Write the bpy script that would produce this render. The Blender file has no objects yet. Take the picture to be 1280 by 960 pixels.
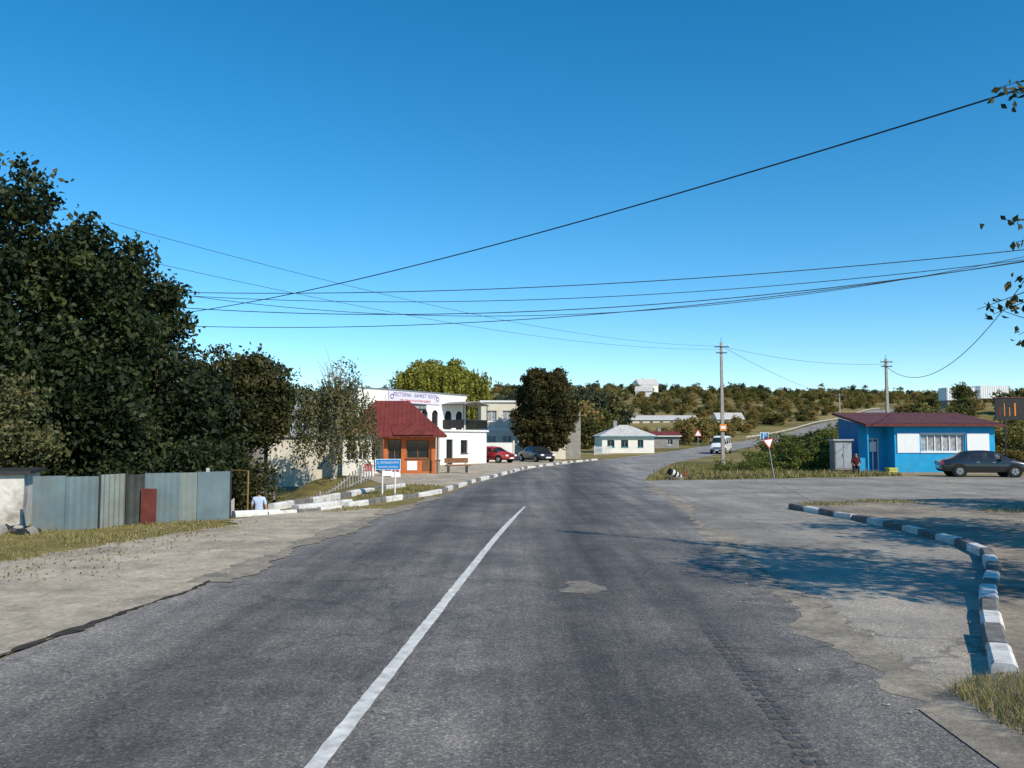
import bpy, math, random
import numpy as np
from mathutils import Vector, Matrix
random.seed(7); rng=np.random.default_rng(7)
sc=bpy.context.scene
def link(o): sc.collection.objects.link(o); return o
def ss(a,b,v):
    t=np.clip((v-a)/(b-a),0,1); return t*t*(3-2*t)
# ---------------------------------------------------------------- materials
def nodes(name):
    m=bpy.data.materials.new(name); m.use_nodes=True
    nt=m.node_tree; b=nt.nodes['Principled BSDF']; return m,nt,b
def N(nt,t,**k):
    n=nt.nodes.new(t)
    for a,v in k.items(): setattr(n,a,v)
    return n
def ramp(nt,stops):
    r=nt.nodes.new('ShaderNodeValToRGB'); e=r.color_ramp.elements
    while len(e)<len(stops): e.new(.5)
    for i,(p,c) in enumerate(stops): e[i].position=p; e[i].color=(c[0],c[1],c[2],1)
    return r
def mat(name,c,rough=.7,var=.15,scale=3.,metal=0.,bump=0.,spec=.3,c2=None,dirt=0.):
    m,nt,b=nodes(name); L=nt.links
    tc=N(nt,'ShaderNodeTexCoord'); no=N(nt,'ShaderNodeTexNoise'); no.inputs['Scale'].default_value=scale; no.inputs['Detail'].default_value=8; no.inputs['Roughness'].default_value=.65
    L.new(tc.outputs['Object'],no.inputs['Vector'])
    lo=[x*(1-var) for x in c]; hi=[min(1,x*(1+var)) for x in c]
    if c2: lo=c2; hi=c
    r=ramp(nt,[(.32,lo),(.68,hi)]); L.new(no.outputs['Fac'],r.inputs['Fac'])
    out=r.outputs['Color']
    if dirt>0:
        n2=N(nt,'ShaderNodeTexNoise'); n2.inputs['Scale'].default_value=scale*.35; n2.inputs['Detail'].default_value=10; n2.inputs['Roughness'].default_value=.75
        L.new(tc.outputs['Object'],n2.inputs['Vector'])
        r2=ramp(nt,[(.5,(0,0,0)),(.66,(dirt,)*3)]); L.new(n2.outputs['Fac'],r2.inputs['Fac'])
        mx=N(nt,'ShaderNodeMixRGB'); L.new(r2.outputs['Color'],mx.inputs[0]); L.new(out,mx.inputs[1]); mx.inputs[2].default_value=(.16,.13,.1,1)
        out=mx.outputs[0]
    L.new(out,b.inputs['Base Color'])
    b.inputs['Roughness'].default_value=rough; b.inputs['Metallic'].default_value=metal; b.inputs['Specular IOR Level'].default_value=spec
    if bump:
        bp=N(nt,'ShaderNodeBump'); bp.inputs['Strength'].default_value=bump; bp.inputs['Distance'].default_value=.02
        n3=N(nt,'ShaderNodeTexNoise'); n3.inputs['Scale'].default_value=scale*8; n3.inputs['Detail'].default_value=5
        L.new(tc.outputs['Object'],n3.inputs['Vector']); L.new(n3.outputs['Fac'],bp.inputs['Height']); L.new(bp.outputs[0],b.inputs['Normal'])
    return m
def leafmat(name,stops,trans=.3,objrand=False):
    m,nt,b=nodes(name); L=nt.links
    at=N(nt,'ShaderNodeAttribute'); at.attribute_name='var'
    fac=at.outputs['Fac']
    if objrand:
        oi=N(nt,'ShaderNodeObjectInfo'); ma=N(nt,'ShaderNodeMath',operation='MULTIPLY_ADD'); ma.inputs[1].default_value=.3
        m2=N(nt,'ShaderNodeMath',operation='MULTIPLY'); m2.inputs[1].default_value=.7
        L.new(oi.outputs['Random'],m2.inputs[0]); L.new(fac,ma.inputs[0]); L.new(m2.outputs[0],ma.inputs[2]); fac=ma.outputs[0]
    r=ramp(nt,stops); L.new(fac,r.inputs['Fac'])
    L.new(r.outputs['Color'],b.inputs['Base Color']); b.inputs['Roughness'].default_value=.6; b.inputs['Specular IOR Level'].default_value=.25
    tr=N(nt,'ShaderNodeBsdfTranslucent'); L.new(r.outputs['Color'],tr.inputs['Color'])
    mx=N(nt,'ShaderNodeMixShader'); mx.inputs[0].default_value=trans
    L.new(b.outputs[0],mx.inputs[1]); L.new(tr.outputs[0],mx.inputs[2]); L.new(mx.outputs[0],nt.nodes['Material Output'].inputs['Surface'])
    return m
def glassmat(name,c=(.02,.025,.03)): return mat(name,c,rough=.08,var=.3,scale=1.5,spec=.6)
def ground_mat():
    m,nt,b=nodes('ground_grass_earth'); L=nt.links
    tc=N(nt,'ShaderNodeTexCoord')
    def no(s,d=8,r=.65):
        n=N(nt,'ShaderNodeTexNoise'); n.inputs['Scale'].default_value=s; n.inputs['Detail'].default_value=d; n.inputs['Roughness'].default_value=r
        L.new(tc.outputs['Object'],n.inputs['Vector']); return n
    a=no(.05); r1=ramp(nt,[(.33,(.10,.095,.03)),(.48,(.22,.185,.07)),(.64,(.34,.26,.12))]); L.new(a.outputs['Fac'],r1.inputs['Fac'])
    c=no(1.3); r2=ramp(nt,[(.3,(.5,.5,.5)),(.7,(1.25,1.2,1.1))]); L.new(c.outputs['Fac'],r2.inputs['Fac'])
    mx=N(nt,'ShaderNodeMixRGB',blend_type='MULTIPLY'); mx.inputs[0].default_value=1; L.new(r1.outputs[0],mx.inputs[1]); L.new(r2.outputs[0],mx.inputs[2])
    L.new(mx.outputs[0],b.inputs['Base Color']); b.inputs['Roughness'].default_value=.95; b.inputs['Specular IOR Level'].default_value=.1
    return m
def asphalt(name,base,patch,tracks=False,sp=1.,crk=.7):
    m,nt,b=nodes(name); L=nt.links
    tc=N(nt,'ShaderNodeTexCoord')
    def no(s,d=6,r=.6,vec=None):
        n=N(nt,'ShaderNodeTexNoise'); n.inputs['Scale'].default_value=s; n.inputs['Detail'].default_value=d; n.inputs['Roughness'].default_value=r
        L.new(vec or tc.outputs['Object'],n.inputs['Vector']); return n
    def mul(a,b_,f=1.):
        x=N(nt,'ShaderNodeMixRGB',blend_type='MULTIPLY'); x.inputs[0].default_value=f; L.new(a,x.inputs[1]); L.new(b_,x.inputs[2]); return x.outputs[0]
    big=no(.3,10,.68); r1=ramp(nt,[(.38,base),(.60,patch)]); L.new(big.outputs['Fac'],r1.inputs['Fac'])
    vo=N(nt,'ShaderNodeTexVoronoi'); vo.inputs['Scale'].default_value=60; L.new(tc.outputs['Object'],vo.inputs['Vector'])
    r2=ramp(nt,[(.0,(.74-.08*sp,)*3),(.5,(.95,)*3),(.85,(1.+.2*sp,)*3),(1.,(1.+.8*sp,)*3)])
    sepv=N(nt,'ShaderNodeSeparateColor'); L.new(vo.outputs['Color'],sepv.inputs[0]); L.new(sepv.outputs[0],r2.inputs['Fac'])
    out=mul(r1.outputs[0],r2.outputs[0])
    med=no(1.6,10,.75); r3=ramp(nt,[(.3,(.74,.75,.77)),(.7,(1.3,1.26,1.2))]); L.new(med.outputs['Fac'],r3.inputs['Fac']); out=mul(out,r3.outputs[0])
    fine=no(26,4,.7); r4=ramp(nt,[(.35,(.8,)*3),(.65,(1.2,)*3)]); L.new(fine.outputs['Fac'],r4.inputs['Fac']); out=mul(out,r4.outputs[0])
    mp=N(nt,'ShaderNodeMapping'); mp.inputs['Rotation'].default_value=(0,0,math.radians(4)); mp.inputs['Scale'].default_value=(2.2,.09,1); L.new(tc.outputs['Object'],mp.inputs[0])
    st=no(1.,6,.65,mp.outputs[0]); r5=ramp(nt,[(.32,(.70,)*3),(.68,(1.28,)*3)]); L.new(st.outputs['Fac'],r5.inputs['Fac']); out=mul(out,r5.outputs[0],1. if tracks else .5)
    w=no(1.2,4,.6); va=N(nt,'ShaderNodeVectorMath',operation='MULTIPLY_ADD'); L.new(w.outputs['Color'],va.inputs[0]); va.inputs[1].default_value=(1.6,1.6,0); L.new(tc.outputs['Object'],va.inputs[2])
    vc=N(nt,'ShaderNodeTexVoronoi',feature='DISTANCE_TO_EDGE'); vc.inputs['Scale'].default_value=.3; L.new(va.outputs[0],vc.inputs['Vector'])
    rc=ramp(nt,[(.0,(.5,)*3),(.01,(1,)*3)]); L.new(vc.outputs['Distance'],rc.inputs['Fac'])
    out=mul(out,rc.outputs[0],crk)
    if tracks:
        sx=N(nt,'ShaderNodeSeparateXYZ'); L.new(tc.outputs['Object'],sx.inputs[0])
        ma=N(nt,'ShaderNodeMath',operation='MULTIPLY_ADD'); L.new(sx.outputs['Y'],ma.inputs[0]); ma.inputs[1].default_value=-.0706; L.new(sx.outputs['X'],ma.inputs[2])
        wn=no(.3,5,.6); mw=N(nt,'ShaderNodeMath',operation='MULTIPLY_ADD'); L.new(wn.outputs['Fac'],mw.inputs[0]); mw.inputs[1].default_value=1.2; L.new(ma.outputs[0],mw.inputs[2])
        mr=N(nt,'ShaderNodeMapRange'); mr.inputs['From Min'].default_value=-5.; mr.inputs['From Max'].default_value=4.2; L.new(mw.outputs[0],mr.inputs[0])
        g=lambda v:(v,v*.985,v*.96)
        rt=ramp(nt,[(0,g(1.6)),(.12,g(1.15)),(.24,g(.76)),(.40,g(1.05)),(.52,g(1.08)),(.62,g(.6)),(.72,g(.78)),(.86,g(1.15)),(1,g(1.7))])
        rt.color_ramp.interpolation='EASE'
        L.new(mr.outputs[0],rt.inputs['Fac']); out=mul(out,rt.outputs[0])
    L.new(out,b.inputs['Base Color']); b.inputs['Roughness'].default_value=.75; b.inputs['Specular IOR Level'].default_value=.35
    bp=N(nt,'ShaderNodeBump'); bp.inputs['Strength'].default_value=.35; bp.inputs['Distance'].default_value=.01
    L.new(vo.outputs['Distance'],bp.inputs['Height']); L.new(bp.outputs[0],b.inputs['Normal'])
    return m
def dirt_mat(name,c1,c2,c3,s=.5):
    m,nt,b=nodes(name); L=nt.links
    tc=N(nt,'ShaderNodeTexCoord')
    def no(s,d=9,r=.7):
        n=N(nt,'ShaderNodeTexNoise'); n.inputs['Scale'].default_value=s; n.inputs['Detail'].default_value=d; n.inputs['Roughness'].default_value=r
        L.new(tc.outputs['Object'],n.inputs['Vector']); return n
    a=no(s); r=ramp(nt,[(.36,c1),(.5,c2),(.62,c3)]); L.new(a.outputs['Fac'],r.inputs['Fac'])
    c=no(14,6,.75); r2=ramp(nt,[(.3,(.7,)*3),(.7,(1.28,)*3)]); L.new(c.outputs['Fac'],r2.inputs['Fac'])
    mx=N(nt,'ShaderNodeMixRGB',blend_type='MULTIPLY'); mx.inputs[0].default_value=1; L.new(r.outputs[0],mx.inputs[1]); L.new(r2.outputs[0],mx.inputs[2])
    d_=no(2.5,8,.7); r3=ramp(nt,[(.35,(.78,.77,.75)),(.65,(1.15,1.13,1.1))]); L.new(d_.outputs['Fac'],r3.inputs['Fac'])
    m2=N(nt,'ShaderNodeMixRGB',blend_type='MULTIPLY'); m2.inputs[0].default_value=1; L.new(mx.outputs[0],m2.inputs[1]); L.new(r3.outputs[0],m2.inputs[2])
    L.new(m2.outputs[0],b.inputs['Base Color']); b.inputs['Roughness'].default_value=.95; b.inputs['Specular IOR Level'].default_value=.15
    bp=N(nt,'ShaderNodeBump'); bp.inputs['Strength'].default_value=.6; bp.inputs['Distance'].default_value=.025
    L.new(c.outputs['Fac'],bp.inputs['Height']); L.new(bp.outputs[0],b.inputs['Normal'])
    return m
M=dict(
 ground=ground_mat(),
 asph=asphalt('road_asphalt',(.105,.098,.093),(.18,.165,.15),tracks=True),
 asph2=asphalt('worn_asphalt',(.20,.182,.157),(.35,.31,.255),sp=.4,crk=.9),
 island=dirt_mat('dusty_paving',(.16,.142,.118),(.28,.24,.195),(.38,.325,.255)),
 dirt=dirt_mat('sandy_sidewalk',(.29,.25,.2),(.42,.36,.28),(.52,.44,.34)),
 dust=dirt_mat('road_dust',(.2,.18,.152),(.28,.248,.2),(.35,.3,.24),1.5),
 patch=dirt_mat('worn_spot',(.15,.138,.125),(.21,.19,.165),(.26,.235,.2),3.),
 tyre=mat('tyre_rubber_mark',(.085,.08,.077),rough=.7,var=.4,scale=12),
 gutter=mat('gutter_dirt',(.05,.043,.034),rough=1,var=.6,scale=9,bump=1),
 stone=mat('pebble',(.36,.32,.27),rough=.95,var=.35,scale=2),
 line=mat('road_paint',(.78,.76,.71),rough=.75,scale=7,c2=(.42,.4,.37)),
 kw=mat('kerb_white_paint',(.76,.75,.72),rough=.8,scale=5,c2=(.52,.5,.47),dirt=.6),
 kg=mat('kerb_concrete',(.16,.152,.14),rough=.9,scale=5,var=.4,bump=.5),
 white=mat('white_plaster',(.78,.76,.70),var=.06,scale=1.2,rough=.9,dirt=.1),
 stained=mat('stained_whitewash',(.6,.58,.53),var=.2,scale=3,rough=.95,dirt=.75),
 beige=mat('beige_plaster',(.58,.51,.41),var=.12,scale=1.,rough=.9,dirt=.2),
 cream=mat('cream_plaster',(.68,.62,.5),var=.1,scale=1.,rough=.9,dirt=.2),
 greyw=mat('grey_concrete',(.27,.255,.23),var=.2,scale=2,rough=.9,bump=.4,dirt=.3),
 brickg=mat('grey_block',(.3,.29,.27),var=.3,scale=4,rough=.9,bump=.6,dirt=.4),
 redroof=mat('red_metal_roof',(.16,.032,.025),var=.25,scale=1.5,rough=.6),
 brroof=mat('brown_metal_roof',(.13,.045,.036),var=.25,scale=1.5,rough=.6),
 orange=mat('orange_panel',(.5,.14,.04),var=.2,scale=2,rough=.6),
 blue=mat('blue_paint',(.01,.33,.62),var=.14,scale=2,rough=.6,dirt=.12),
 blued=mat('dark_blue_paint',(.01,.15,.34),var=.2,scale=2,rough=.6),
 fence1=mat('fence_blue_grey',(.13,.185,.2),var=.2,scale=1.2,rough=.6,dirt=.6),
 fence2=mat('fence_grey_green',(.19,.225,.21),var=.2,scale=1.2,rough=.6,dirt=.6),
 fencedk=mat('fence_dark',(.05,.055,.05),var=.3,scale=2,rough=.8),
 rust=mat('rusty_red_panel',(.14,.035,.028),var=.3,scale=4,rough=.8),
 glass=glassmat('window_glass'),
 curtain=mat('window_curtain',(.5,.5,.5),var=.45,scale=5,rough=.4,c2=(.12,.13,.15)),
 frame=mat('white_frame',(.75,.75,.73),var=.05,rough=.5),
 dark=mat('dark_metal',(.03,.03,.03),var=.3,rough=.6),
 black=mat('black_rubber',(.015,.015,.015),var=.2,rough=.8),
 steel=mat('galvanised_steel',(.4,.4,.4),var=.15,rough=.45,metal=.7),
 pole=mat('pole_concrete',(.34,.31,.27),var=.15,scale=4,rough=.9,bump=.3),
 wire=mat('cable',(.03,.035,.045),rough=.7),
 yellow=mat('yellow_gas_pipe',(.24,.18,.05),rough=.7),
 bark=mat('bark',(.09,.07,.05),var=.4,scale=6,rough=.95,bump=1),
 birch=mat('pale_bark',(.42,.38,.32),var=.4,scale=5,rough=.9,bump=.6),
 slate=mat('asbestos_roof',(.50,.48,.45),var=.18,scale=2,rough=.85,dirt=.3),
 signblue=mat('sign_blue',(.02,.22,.55),var=.05,rough=.4),
 signred=mat('sign_red',(.55,.03,.03),var=.05,rough=.4),
 signwhite=mat('sign_white',(.8,.8,.8),var=.04,rough=.4),
 bannerbg=mat('banner_pale',(.62,.6,.68),var=.08,rough=.6),
 purple=mat('banner_letter_purple',(.12,.06,.25),var=.1),
 green=mat('sign_green',(.05,.25,.08),var=.1), lime=mat('mark_yellow_green',(.5,.5,.08),var=.1),
 sorange=mat('orange_sign',(.75,.25,.04),var=.1),
 chrome=mat('chrome',(.6,.6,.6),metal=1,rough=.2,var=.05),
 lamp=mat('headlamp',(.7,.7,.7),rough=.15,var=.1), tail=mat('tail_lamp',(.4,.01,.01),rough=.2),
 skin=mat('skin',(.42,.25,.18),rough=.6,var=.08,scale=8), shirt=mat('pale_shirt',(.45,.56,.75),rough=.9,var=.1,scale=12), jeans=mat('blue_jeans',(.05,.09,.18),rough=.9), hair=mat('dark_hair',(.03,.02,.015),rough=.7),
 redshirt=mat('dark_maroon_shirt',(.1,.02,.022),rough=.9,var=.15,scale=12), trousers=mat('dark_trousers',(.03,.03,.04),rough=.9),
 door=mat('door_brown',(.2,.09,.04),var=.2),
)
def paint(name,c): 
    m=mat(name,c,rough=.25,var=.05,spec=.6); m.node_tree.nodes['Principled BSDF'].inputs['Coat Weight'].default_value=.6; return m
# ---------------------------------------------------------------- mesh builder
class MB:
    def __init__(s): s.v=[];s.f=[];s.m=[];s.mats=[]; s.T=Matrix()
    def mi(s,k):
        if k not in s.mats: s.mats.append(k)
        return s.mats.index(k)
    def add(s,vs,fs,k):
        o=len(s.v); s.v+=[tuple(s.T@Vector(v)) for v in vs]; i=s.mi(k)
        for f in fs: s.f.append([a+o for a in f]); s.m.append(i)
    def box(s,x0,x1,y0,y1,z0,z1,k):
        s.add([(x0,y0,z0),(x1,y0,z0),(x1,y1,z0),(x0,y1,z0),(x0,y0,z1),(x1,y0,z1),(x1,y1,z1),(x0,y1,z1)],
              [(0,3,2,1),(4,5,6,7),(0,1,5,4),(1,2,6,5),(2,3,7,6),(3,0,4,7)],k)
    def cyl(s,p0,p1,r0,r1,k,n=8,caps=True):
        p0=Vector(p0);p1=Vector(p1); d=(p1-p0); q=d.to_track_quat('Z','Y'); vs=[]
        for p,r in ((p0,r0),(p1,r1)):
            for i in range(n):
                a=2*math.pi*i/n; vs.append(p+q@Vector((r*math.cos(a),r*math.sin(a),0)))
        fs=[(i,(i+1)%n,n+(i+1)%n,n+i) for i in range(n)]
        if caps: fs+=[tuple(range(n-1,-1,-1)),tuple(range(n,2*n))]
        s.add(vs,fs,k)
    def tube(s,pts,rs,k,n=7):
        vs=[];fs=[]
        pts=[Vector(p) for p in pts]
        for j,p in enumerate(pts):
            d=(pts[min(j+1,len(pts)-1)]-pts[max(j-1,0)]); q=d.to_track_quat('Z','Y')
            for i in range(n):
                a=2*math.pi*i/n; vs.append(p+q@Vector((rs[j]*math.cos(a),rs[j]*math.sin(a),0)))
        for j in range(len(pts)-1):
            for i in range(n): fs.append((j*n+i,j*n+(i+1)%n,(j+1)*n+(i+1)%n,(j+1)*n+i))
        s.add(vs,fs,k)
    def poly(s,pts,k): s.add(pts,[tuple(range(len(pts)))],k)
    def wall(s,x0,x1,z0,z1,y,ops,k,t=.16,glass='glass',frame='frame',arch=False,mull=1):
        xs=sorted({x0,x1}|{a for o in ops for a in o[:2]}); zs=sorted({z0,z1}|{a for o in ops for a in o[2:4]})
        for i in range(len(xs)-1):
            for j in range(len(zs)-1):
                cx=(xs[i]+xs[i+1])/2; cz=(zs[j]+zs[j+1])/2
                if any(o[0]<cx<o[1] and o[2]<cz<o[3] for o in ops): continue
                s.poly([(xs[i],y,zs[j]),(xs[i+1],y,zs[j]),(xs[i+1],y,zs[j+1]),(xs[i],y,zs[j+1])],k)
        for o in ops:
            a,b,c,d=o[:4]
            s.poly([(a,y,c),(a,y,d),(a,y+t,d),(a,y+t,c)],k); s.poly([(b,y,c),(b,y+t,c),(b,y+t,d),(b,y,d)],k)
            s.poly([(a,y,d),(b,y,d),(b,y+t,d),(a,y+t,d)],k); s.poly([(a,y,c),(a,y+t,c),(b,y+t,c),(b,y,c)],k)
            s.poly([(a,y+t,c),(b,y+t,c),(b,y+t,d),(a,y+t,d)],glass)
            w=.06
            s.box(a,a+w,y+t-.06,y+t-.004,c,d,frame); s.box(b-w,b,y+t-.06,y+t-.004,c,d,frame)
            s.box(a+w,b-w,y+t-.06,y+t-.004,d-w,d,frame); s.box(a+w,b-w,y+t-.06,y+t-.004,c,c+w,frame)
            for q in range(1,mull+1):
                xx=a+(b-a)*q/(mull+1); s.box(xx-.03,xx+.03,y+t-.055,y+t-.006,c+w,d-w,frame)
            s.box(a-.06,b+.06,y-.06,y+.02,c-.06,c-.003,frame)
            if arch:
                xm=(a+b)/2; r=(b-a)/2; zc=d-r
                for sgn in (-1,1):
                    arc=[(xm+sgn*r*math.cos(t_),y+.003,zc+r*math.sin(t_)) for t_ in np.linspace(0,math.pi/2,7)]
                    s.poly([(xm+sgn*r,y+.003,d)]+arc,k)
    def obj(s,name,parent=None,smooth=False,loc=None,rz=0):
        me=bpy.data.meshes.new(name); me.from_pydata(s.v,[],s.f)
        for k in s.mats: me.materials.append(M[k] if isinstance(k,str) else k)
        me.polygons.foreach_set('material_index',s.m)
        if smooth: me.polygons.foreach_set('use_smooth',[True]*len(s.f))
        me.update(); o=link(bpy.data.objects.new(name,me))
        if parent: o.parent=parent
        if loc: o.location=loc
        o.rotation_euler[2]=rz
        return o
def empty(name,loc,rz=0):
    o=link(bpy.data.objects.new(name,None)); o.location=loc; o.rotation_euler[2]=rz; o.empty_display_size=.3; return o
def text(s,parent,loc,size,k,name='lettering',rz=0,xs=1.):
    cu=bpy.data.curves.new(name,'FONT'); cu.body=s; cu.size=size; cu.align_x='CENTER'; cu.align_y='CENTER'; cu.extrude=.004
    o=link(bpy.data.objects.new(name,cu)); o.data.materials.append(M[k]); o.parent=parent; o.location=loc; o.rotation_euler=(math.pi/2,0,rz); o.scale[0]=xs; return o
# ---------------------------------------------------------------- terrain
Lft=[(-7.2,-30),(-5.1,0),(-4.74,7.85),(-4.27,11.5),(-4.0,16.3),(-3.44,22.8),(-2.8,28),(-1.54,40.8),(1.1,58.9),(5.7,75.7),(16,106),(30,138),(58,188),(104,270),(190,400),(330,560)]
Rgt=[(.75,-30),(2.8,0),(3.36,8.5),(4.0,16.3),(4.6,21.2),(5.3,28),(6.2,40),(10.6,60),(13.4,72),(23,100.5),(36,133),(64.5,184),(110.5,266),(196.5,396),(336,554)]
ry=[p[1] for p in Rgt]; rx=[p[0] for p in Rgt]
def hfun(x,y):
    z=np.interp(y,[0,95,112,130,160,188,230,270,340,420,520,600,700,3000],[0,0,.12,.5,1.5,2.9,5.5,8.4,14,20,28,33,34,36])
    w=1-ss(-8.6,-6.9,x)
    z=z-1.45*w*ss(22.5,26,y)*(1-ss(37,45,y))
    z=z-.85*(1-ss(-12,-10,x))*ss(36,44,y)*(1-ss(58,64,y))
    dx=x-np.interp(y,ry,rx)
    z=z+6.5*ss(14,32,dx)*ss(62,105,y)*(1-ss(250,420,y))
    z=z+ss(200,600,y)*3*np.sin(x*.011+1)+ss(150,300,y)*(.5*np.sin(x*.06+y*.04))
    return z
def cat(*a): return np.unique(np.concatenate(a))
gx=cat(np.arange(-40,90,2.),np.arange(-14,-4,.5),-40-np.geomspace(4,3000,40),88+np.geomspace(4,3000,45))
gy=cat(np.arange(-60,160,2.),np.arange(20,66,1.),np.arange(160,720,8.),720+np.geomspace(10,3000,25),-60-np.geomspace(5,1500,12))
GX,GY=np.meshgrid(gx,gy); GZ=hfun(GX,GY)
def gz(x,y):
    i=int(np.clip(np.searchsorted(gx,x)-1,0,len(gx)-2)); j=int(np.clip(np.searchsorted(gy,y)-1,0,len(gy)-2))
    u=(x-gx[i])/(gx[i+1]-gx[i]); v=(y-gy[j])/(gy[j+1]-gy[j])
    return float((GZ[j,i]*(1-u)+GZ[j,i+1]*u)*(1-v)+(GZ[j+1,i]*(1-u)+GZ[j+1,i+1]*u)*v)
nx=len(gx); vs=np.stack([GX.ravel(),GY.ravel(),GZ.ravel()],1).tolist()
fs=[(j*nx+i,j*nx+i+1,(j+1)*nx+i+1,(j+1)*nx+i) for j in range(len(gy)-1) for i in range(nx-1)]
me=bpy.data.meshes.new('ground'); me.from_pydata(vs,[],fs); me.materials.append(M['ground']); me.polygons.foreach_set('use_smooth',[True]*len(fs)); link(bpy.data.objects.new('ground',me))
def smoothline(pts,step=1.):
    P=np.array(pts,float); d=np.r_[0,np.cumsum(np.hypot(*np.diff(P,axis=0).T))]
    n=max(2,int(d[-1]/step)); t=np.linspace(0,d[-1],n+1)
    out=np.stack([np.interp(t,d,P[:,0]),np.interp(t,d,P[:,1])],1)
    for _ in range(3):
        q=out.copy(); 
        for i in range(1,len(out)-1): q[i]=(out[i-1]+out[i]*2+out[i+1])/4
        out=q
    return out
def strip(name,L,R,off,k,n=400,cols=6):
    def rs(P):
        P=np.array(P,float); d=np.r_[0,np.cumsum(np.hypot(*np.diff(P,axis=0).T))]; d/=d[-1]
        t=np.linspace(0,1,n+1); return np.stack([np.interp(t,d,P[:,0]),np.interp(t,d,P[:,1])],1)
    A=rs(L);B=rs(R); mb=MB(); vs=[];fs=[]
    for i in range(n+1):
        for c in range(cols+1):
            p=A[i]+(B[i]-A[i])*c/cols; o=off+.08*float(ss(95,130,p[1])); vs.append((p[0],p[1],gz(*p)+o))
    for i in range(n):
        for c in range(cols): a=i*(cols+1)+c; fs.append((a,a+1,a+cols+2,a+cols+1))
    mb.add(vs,fs,k); return mb.obj(name,smooth=True)
Ls=smoothline(Lft,2); Rs=smoothline(Rgt,2)
strip('main_road',Ls,Rs,.012,'asph')
def flat(name,pts,z,k):
    mb=MB(); mb.poly([(p[0],p[1],z) for p in pts],k); return mb.obj(name)
kerbR=[(4.1,7.2),(5.1,9.2),(6.2,11.2),(7.35,13.1),(8.1,14.6),(8.55,16.4),(8.68,18.8),(8.58,21.6),(8.1,24.9)]
isl=[(3.3,5.2)]+[(3.35,6.4)]+kerbR+[(9.0,26.2),(11.2,27.3),(15,28.3),(24,29.3),(60,30.5),(60,-12),(3.0,-12),(3.1,0)]
flat('junction_road',[(0,-10),(3.2,-10),(60,-10),(60,47),(22.5,47.5),(15,44.6),(10.6,43),(7.6,42.6),(6,41),(3,30)],.006,'asph2')
flat('traffic_island',isl,.075,'island')
mb=MB()
for a,b in zip(isl[2:16],isl[3:16]): mb.poly([(a[0],a[1],0),(b[0],b[1],0),(b[0],b[1],.075),(a[0],a[1],.075)],'island')
# sandy slope where the kerb ends
for a,b in zip([isl[-2],isl[-1]]+isl[:3],[isl[-1]]+isl[:3]): mb.poly([(a[0]-.35,a[1],.02),(b[0]-.35,b[1],.02),(b[0],b[1],.0755),(a[0],a[1],.0755)],'island')
mb.obj('island_edge')
def rag(pts,amp=.12,step=.25):
    P=np.array(pts,float); out=[]
    for a,b in zip(P[:-1],P[1:]):
        n=max(1,int(np.hypot(*(b-a))/step))
        for i in range(n): q=a+(b-a)*i/n; out.append((q[0]+random.gauss(0,amp),q[1]+random.gauss(0,amp*.4)))
    return out
swo=rag([(-6.6,22.9),(-7.0,21.4),(-6.5,20.2),(-7.3,17.7),(-8.0,15.5),(-8.6,13.2),(-10.5,8),(-14,2)],.09)
flat('sidewalk',[(-5.2,-8),(-5.02,2),(-4.7,7.9),(-4.27,11.5),(-4.02,16.3),(-3.5,22.4),(-3.2,24.6),(-5.0,25.2)]+swo+[(-14,2),(-14,-8)],.018,'dirt')
flat('forecourt',[(-2.4,36.5),(-.95,44),(1.0,57.6),(5.4,74),(7.5,80.5),(2,86),(-6,80),(-11,62),(-9.6,49),(-8.0,45.5),(-5.6,38)],.008,'dirt')
def ragged(name,xf,y0,y1,wf,z,k,step=.12,j=.05):
    mb=MB(); prev=None; y=y0; dl=dr=0
    while y<y1:
        dl=dl*.75+random.gauss(0,j); dr=dr*.75+random.gauss(0,j); w=wf(y); x=xf(y)
        cur=((x-w/2+dl,y,z),(x+w/2+dr,y,z))
        if prev: mb.poly([prev[0],prev[1],cur[1],cur[0]],k)
        prev=cur; y+=step
    return mb.obj(name)
RX=lambda y: float(np.interp(y,ry,rx)); LX=lambda y: float(np.interp(y,[p[1] for p in Lft],[p[0] for p in Lft]))
ragged('road_dust_shoulder',lambda y:RX(y)+.02,2.5,38,lambda y:.35+.2*math.sin(y*.8),.0150,'dust',j=.06)
ragged('road_dust_verge',lambda y:LX(y)+.0,12,30,lambda y:.5+.25*math.sin(y*1.1),.0240,'dust',j=.05)
ragged('gutter',lambda y:LX(y),2.5,12.2,lambda y:.08+.05*math.sin(y*2.3) if y<11.3 else .04,.0245,'gutter',step=.07,j=.02)
mt=MB()
for q in range(30):
    yy=5.2+q*.14; x=1.5+.06*yy
    for dxx in (0,.09): mt.poly([(x+dxx-.03+random.gauss(0,.006),yy,.016),(x+dxx+.03+random.gauss(0,.006),yy,.016),(x+dxx+.03,yy+.08,.016),(x+dxx-.03,yy+.08+random.gauss(0,.01),.016)],'tyre')
mt.obj('tyre_mark')
ragged('worn_patch',lambda y:1.0,11.1,12.2,lambda y:.6*math.sqrt(max(.01,1-((y-11.65)/.56)**2)),.0155,'patch',step=.05,j=.045)
ragged('sand_drift',lambda y:3.45+(y-4)*.1,3.5,6.8,lambda y:.8-.08*y,.0165,'dust',j=.05)
mb=MB(); prev=None
for y in np.arange(-12,25.6,.15):
    x=-1.575+.0706*y + (.0012*(max(0,y-14))**2); w=.062*(1 if y<20 else max(.35,1-(y-20)*.1)); a=random.uniform(-.006,.006);b=random.uniform(-.006,.006)
    cur=((x-w+a,y,.018),(x+w+b,y,.018))
    if prev: mb.poly([prev[0],prev[1],cur[1],cur[0]],'line')
    prev=cur
mb.obj('centre_line_marking')
mb=MB()
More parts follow.
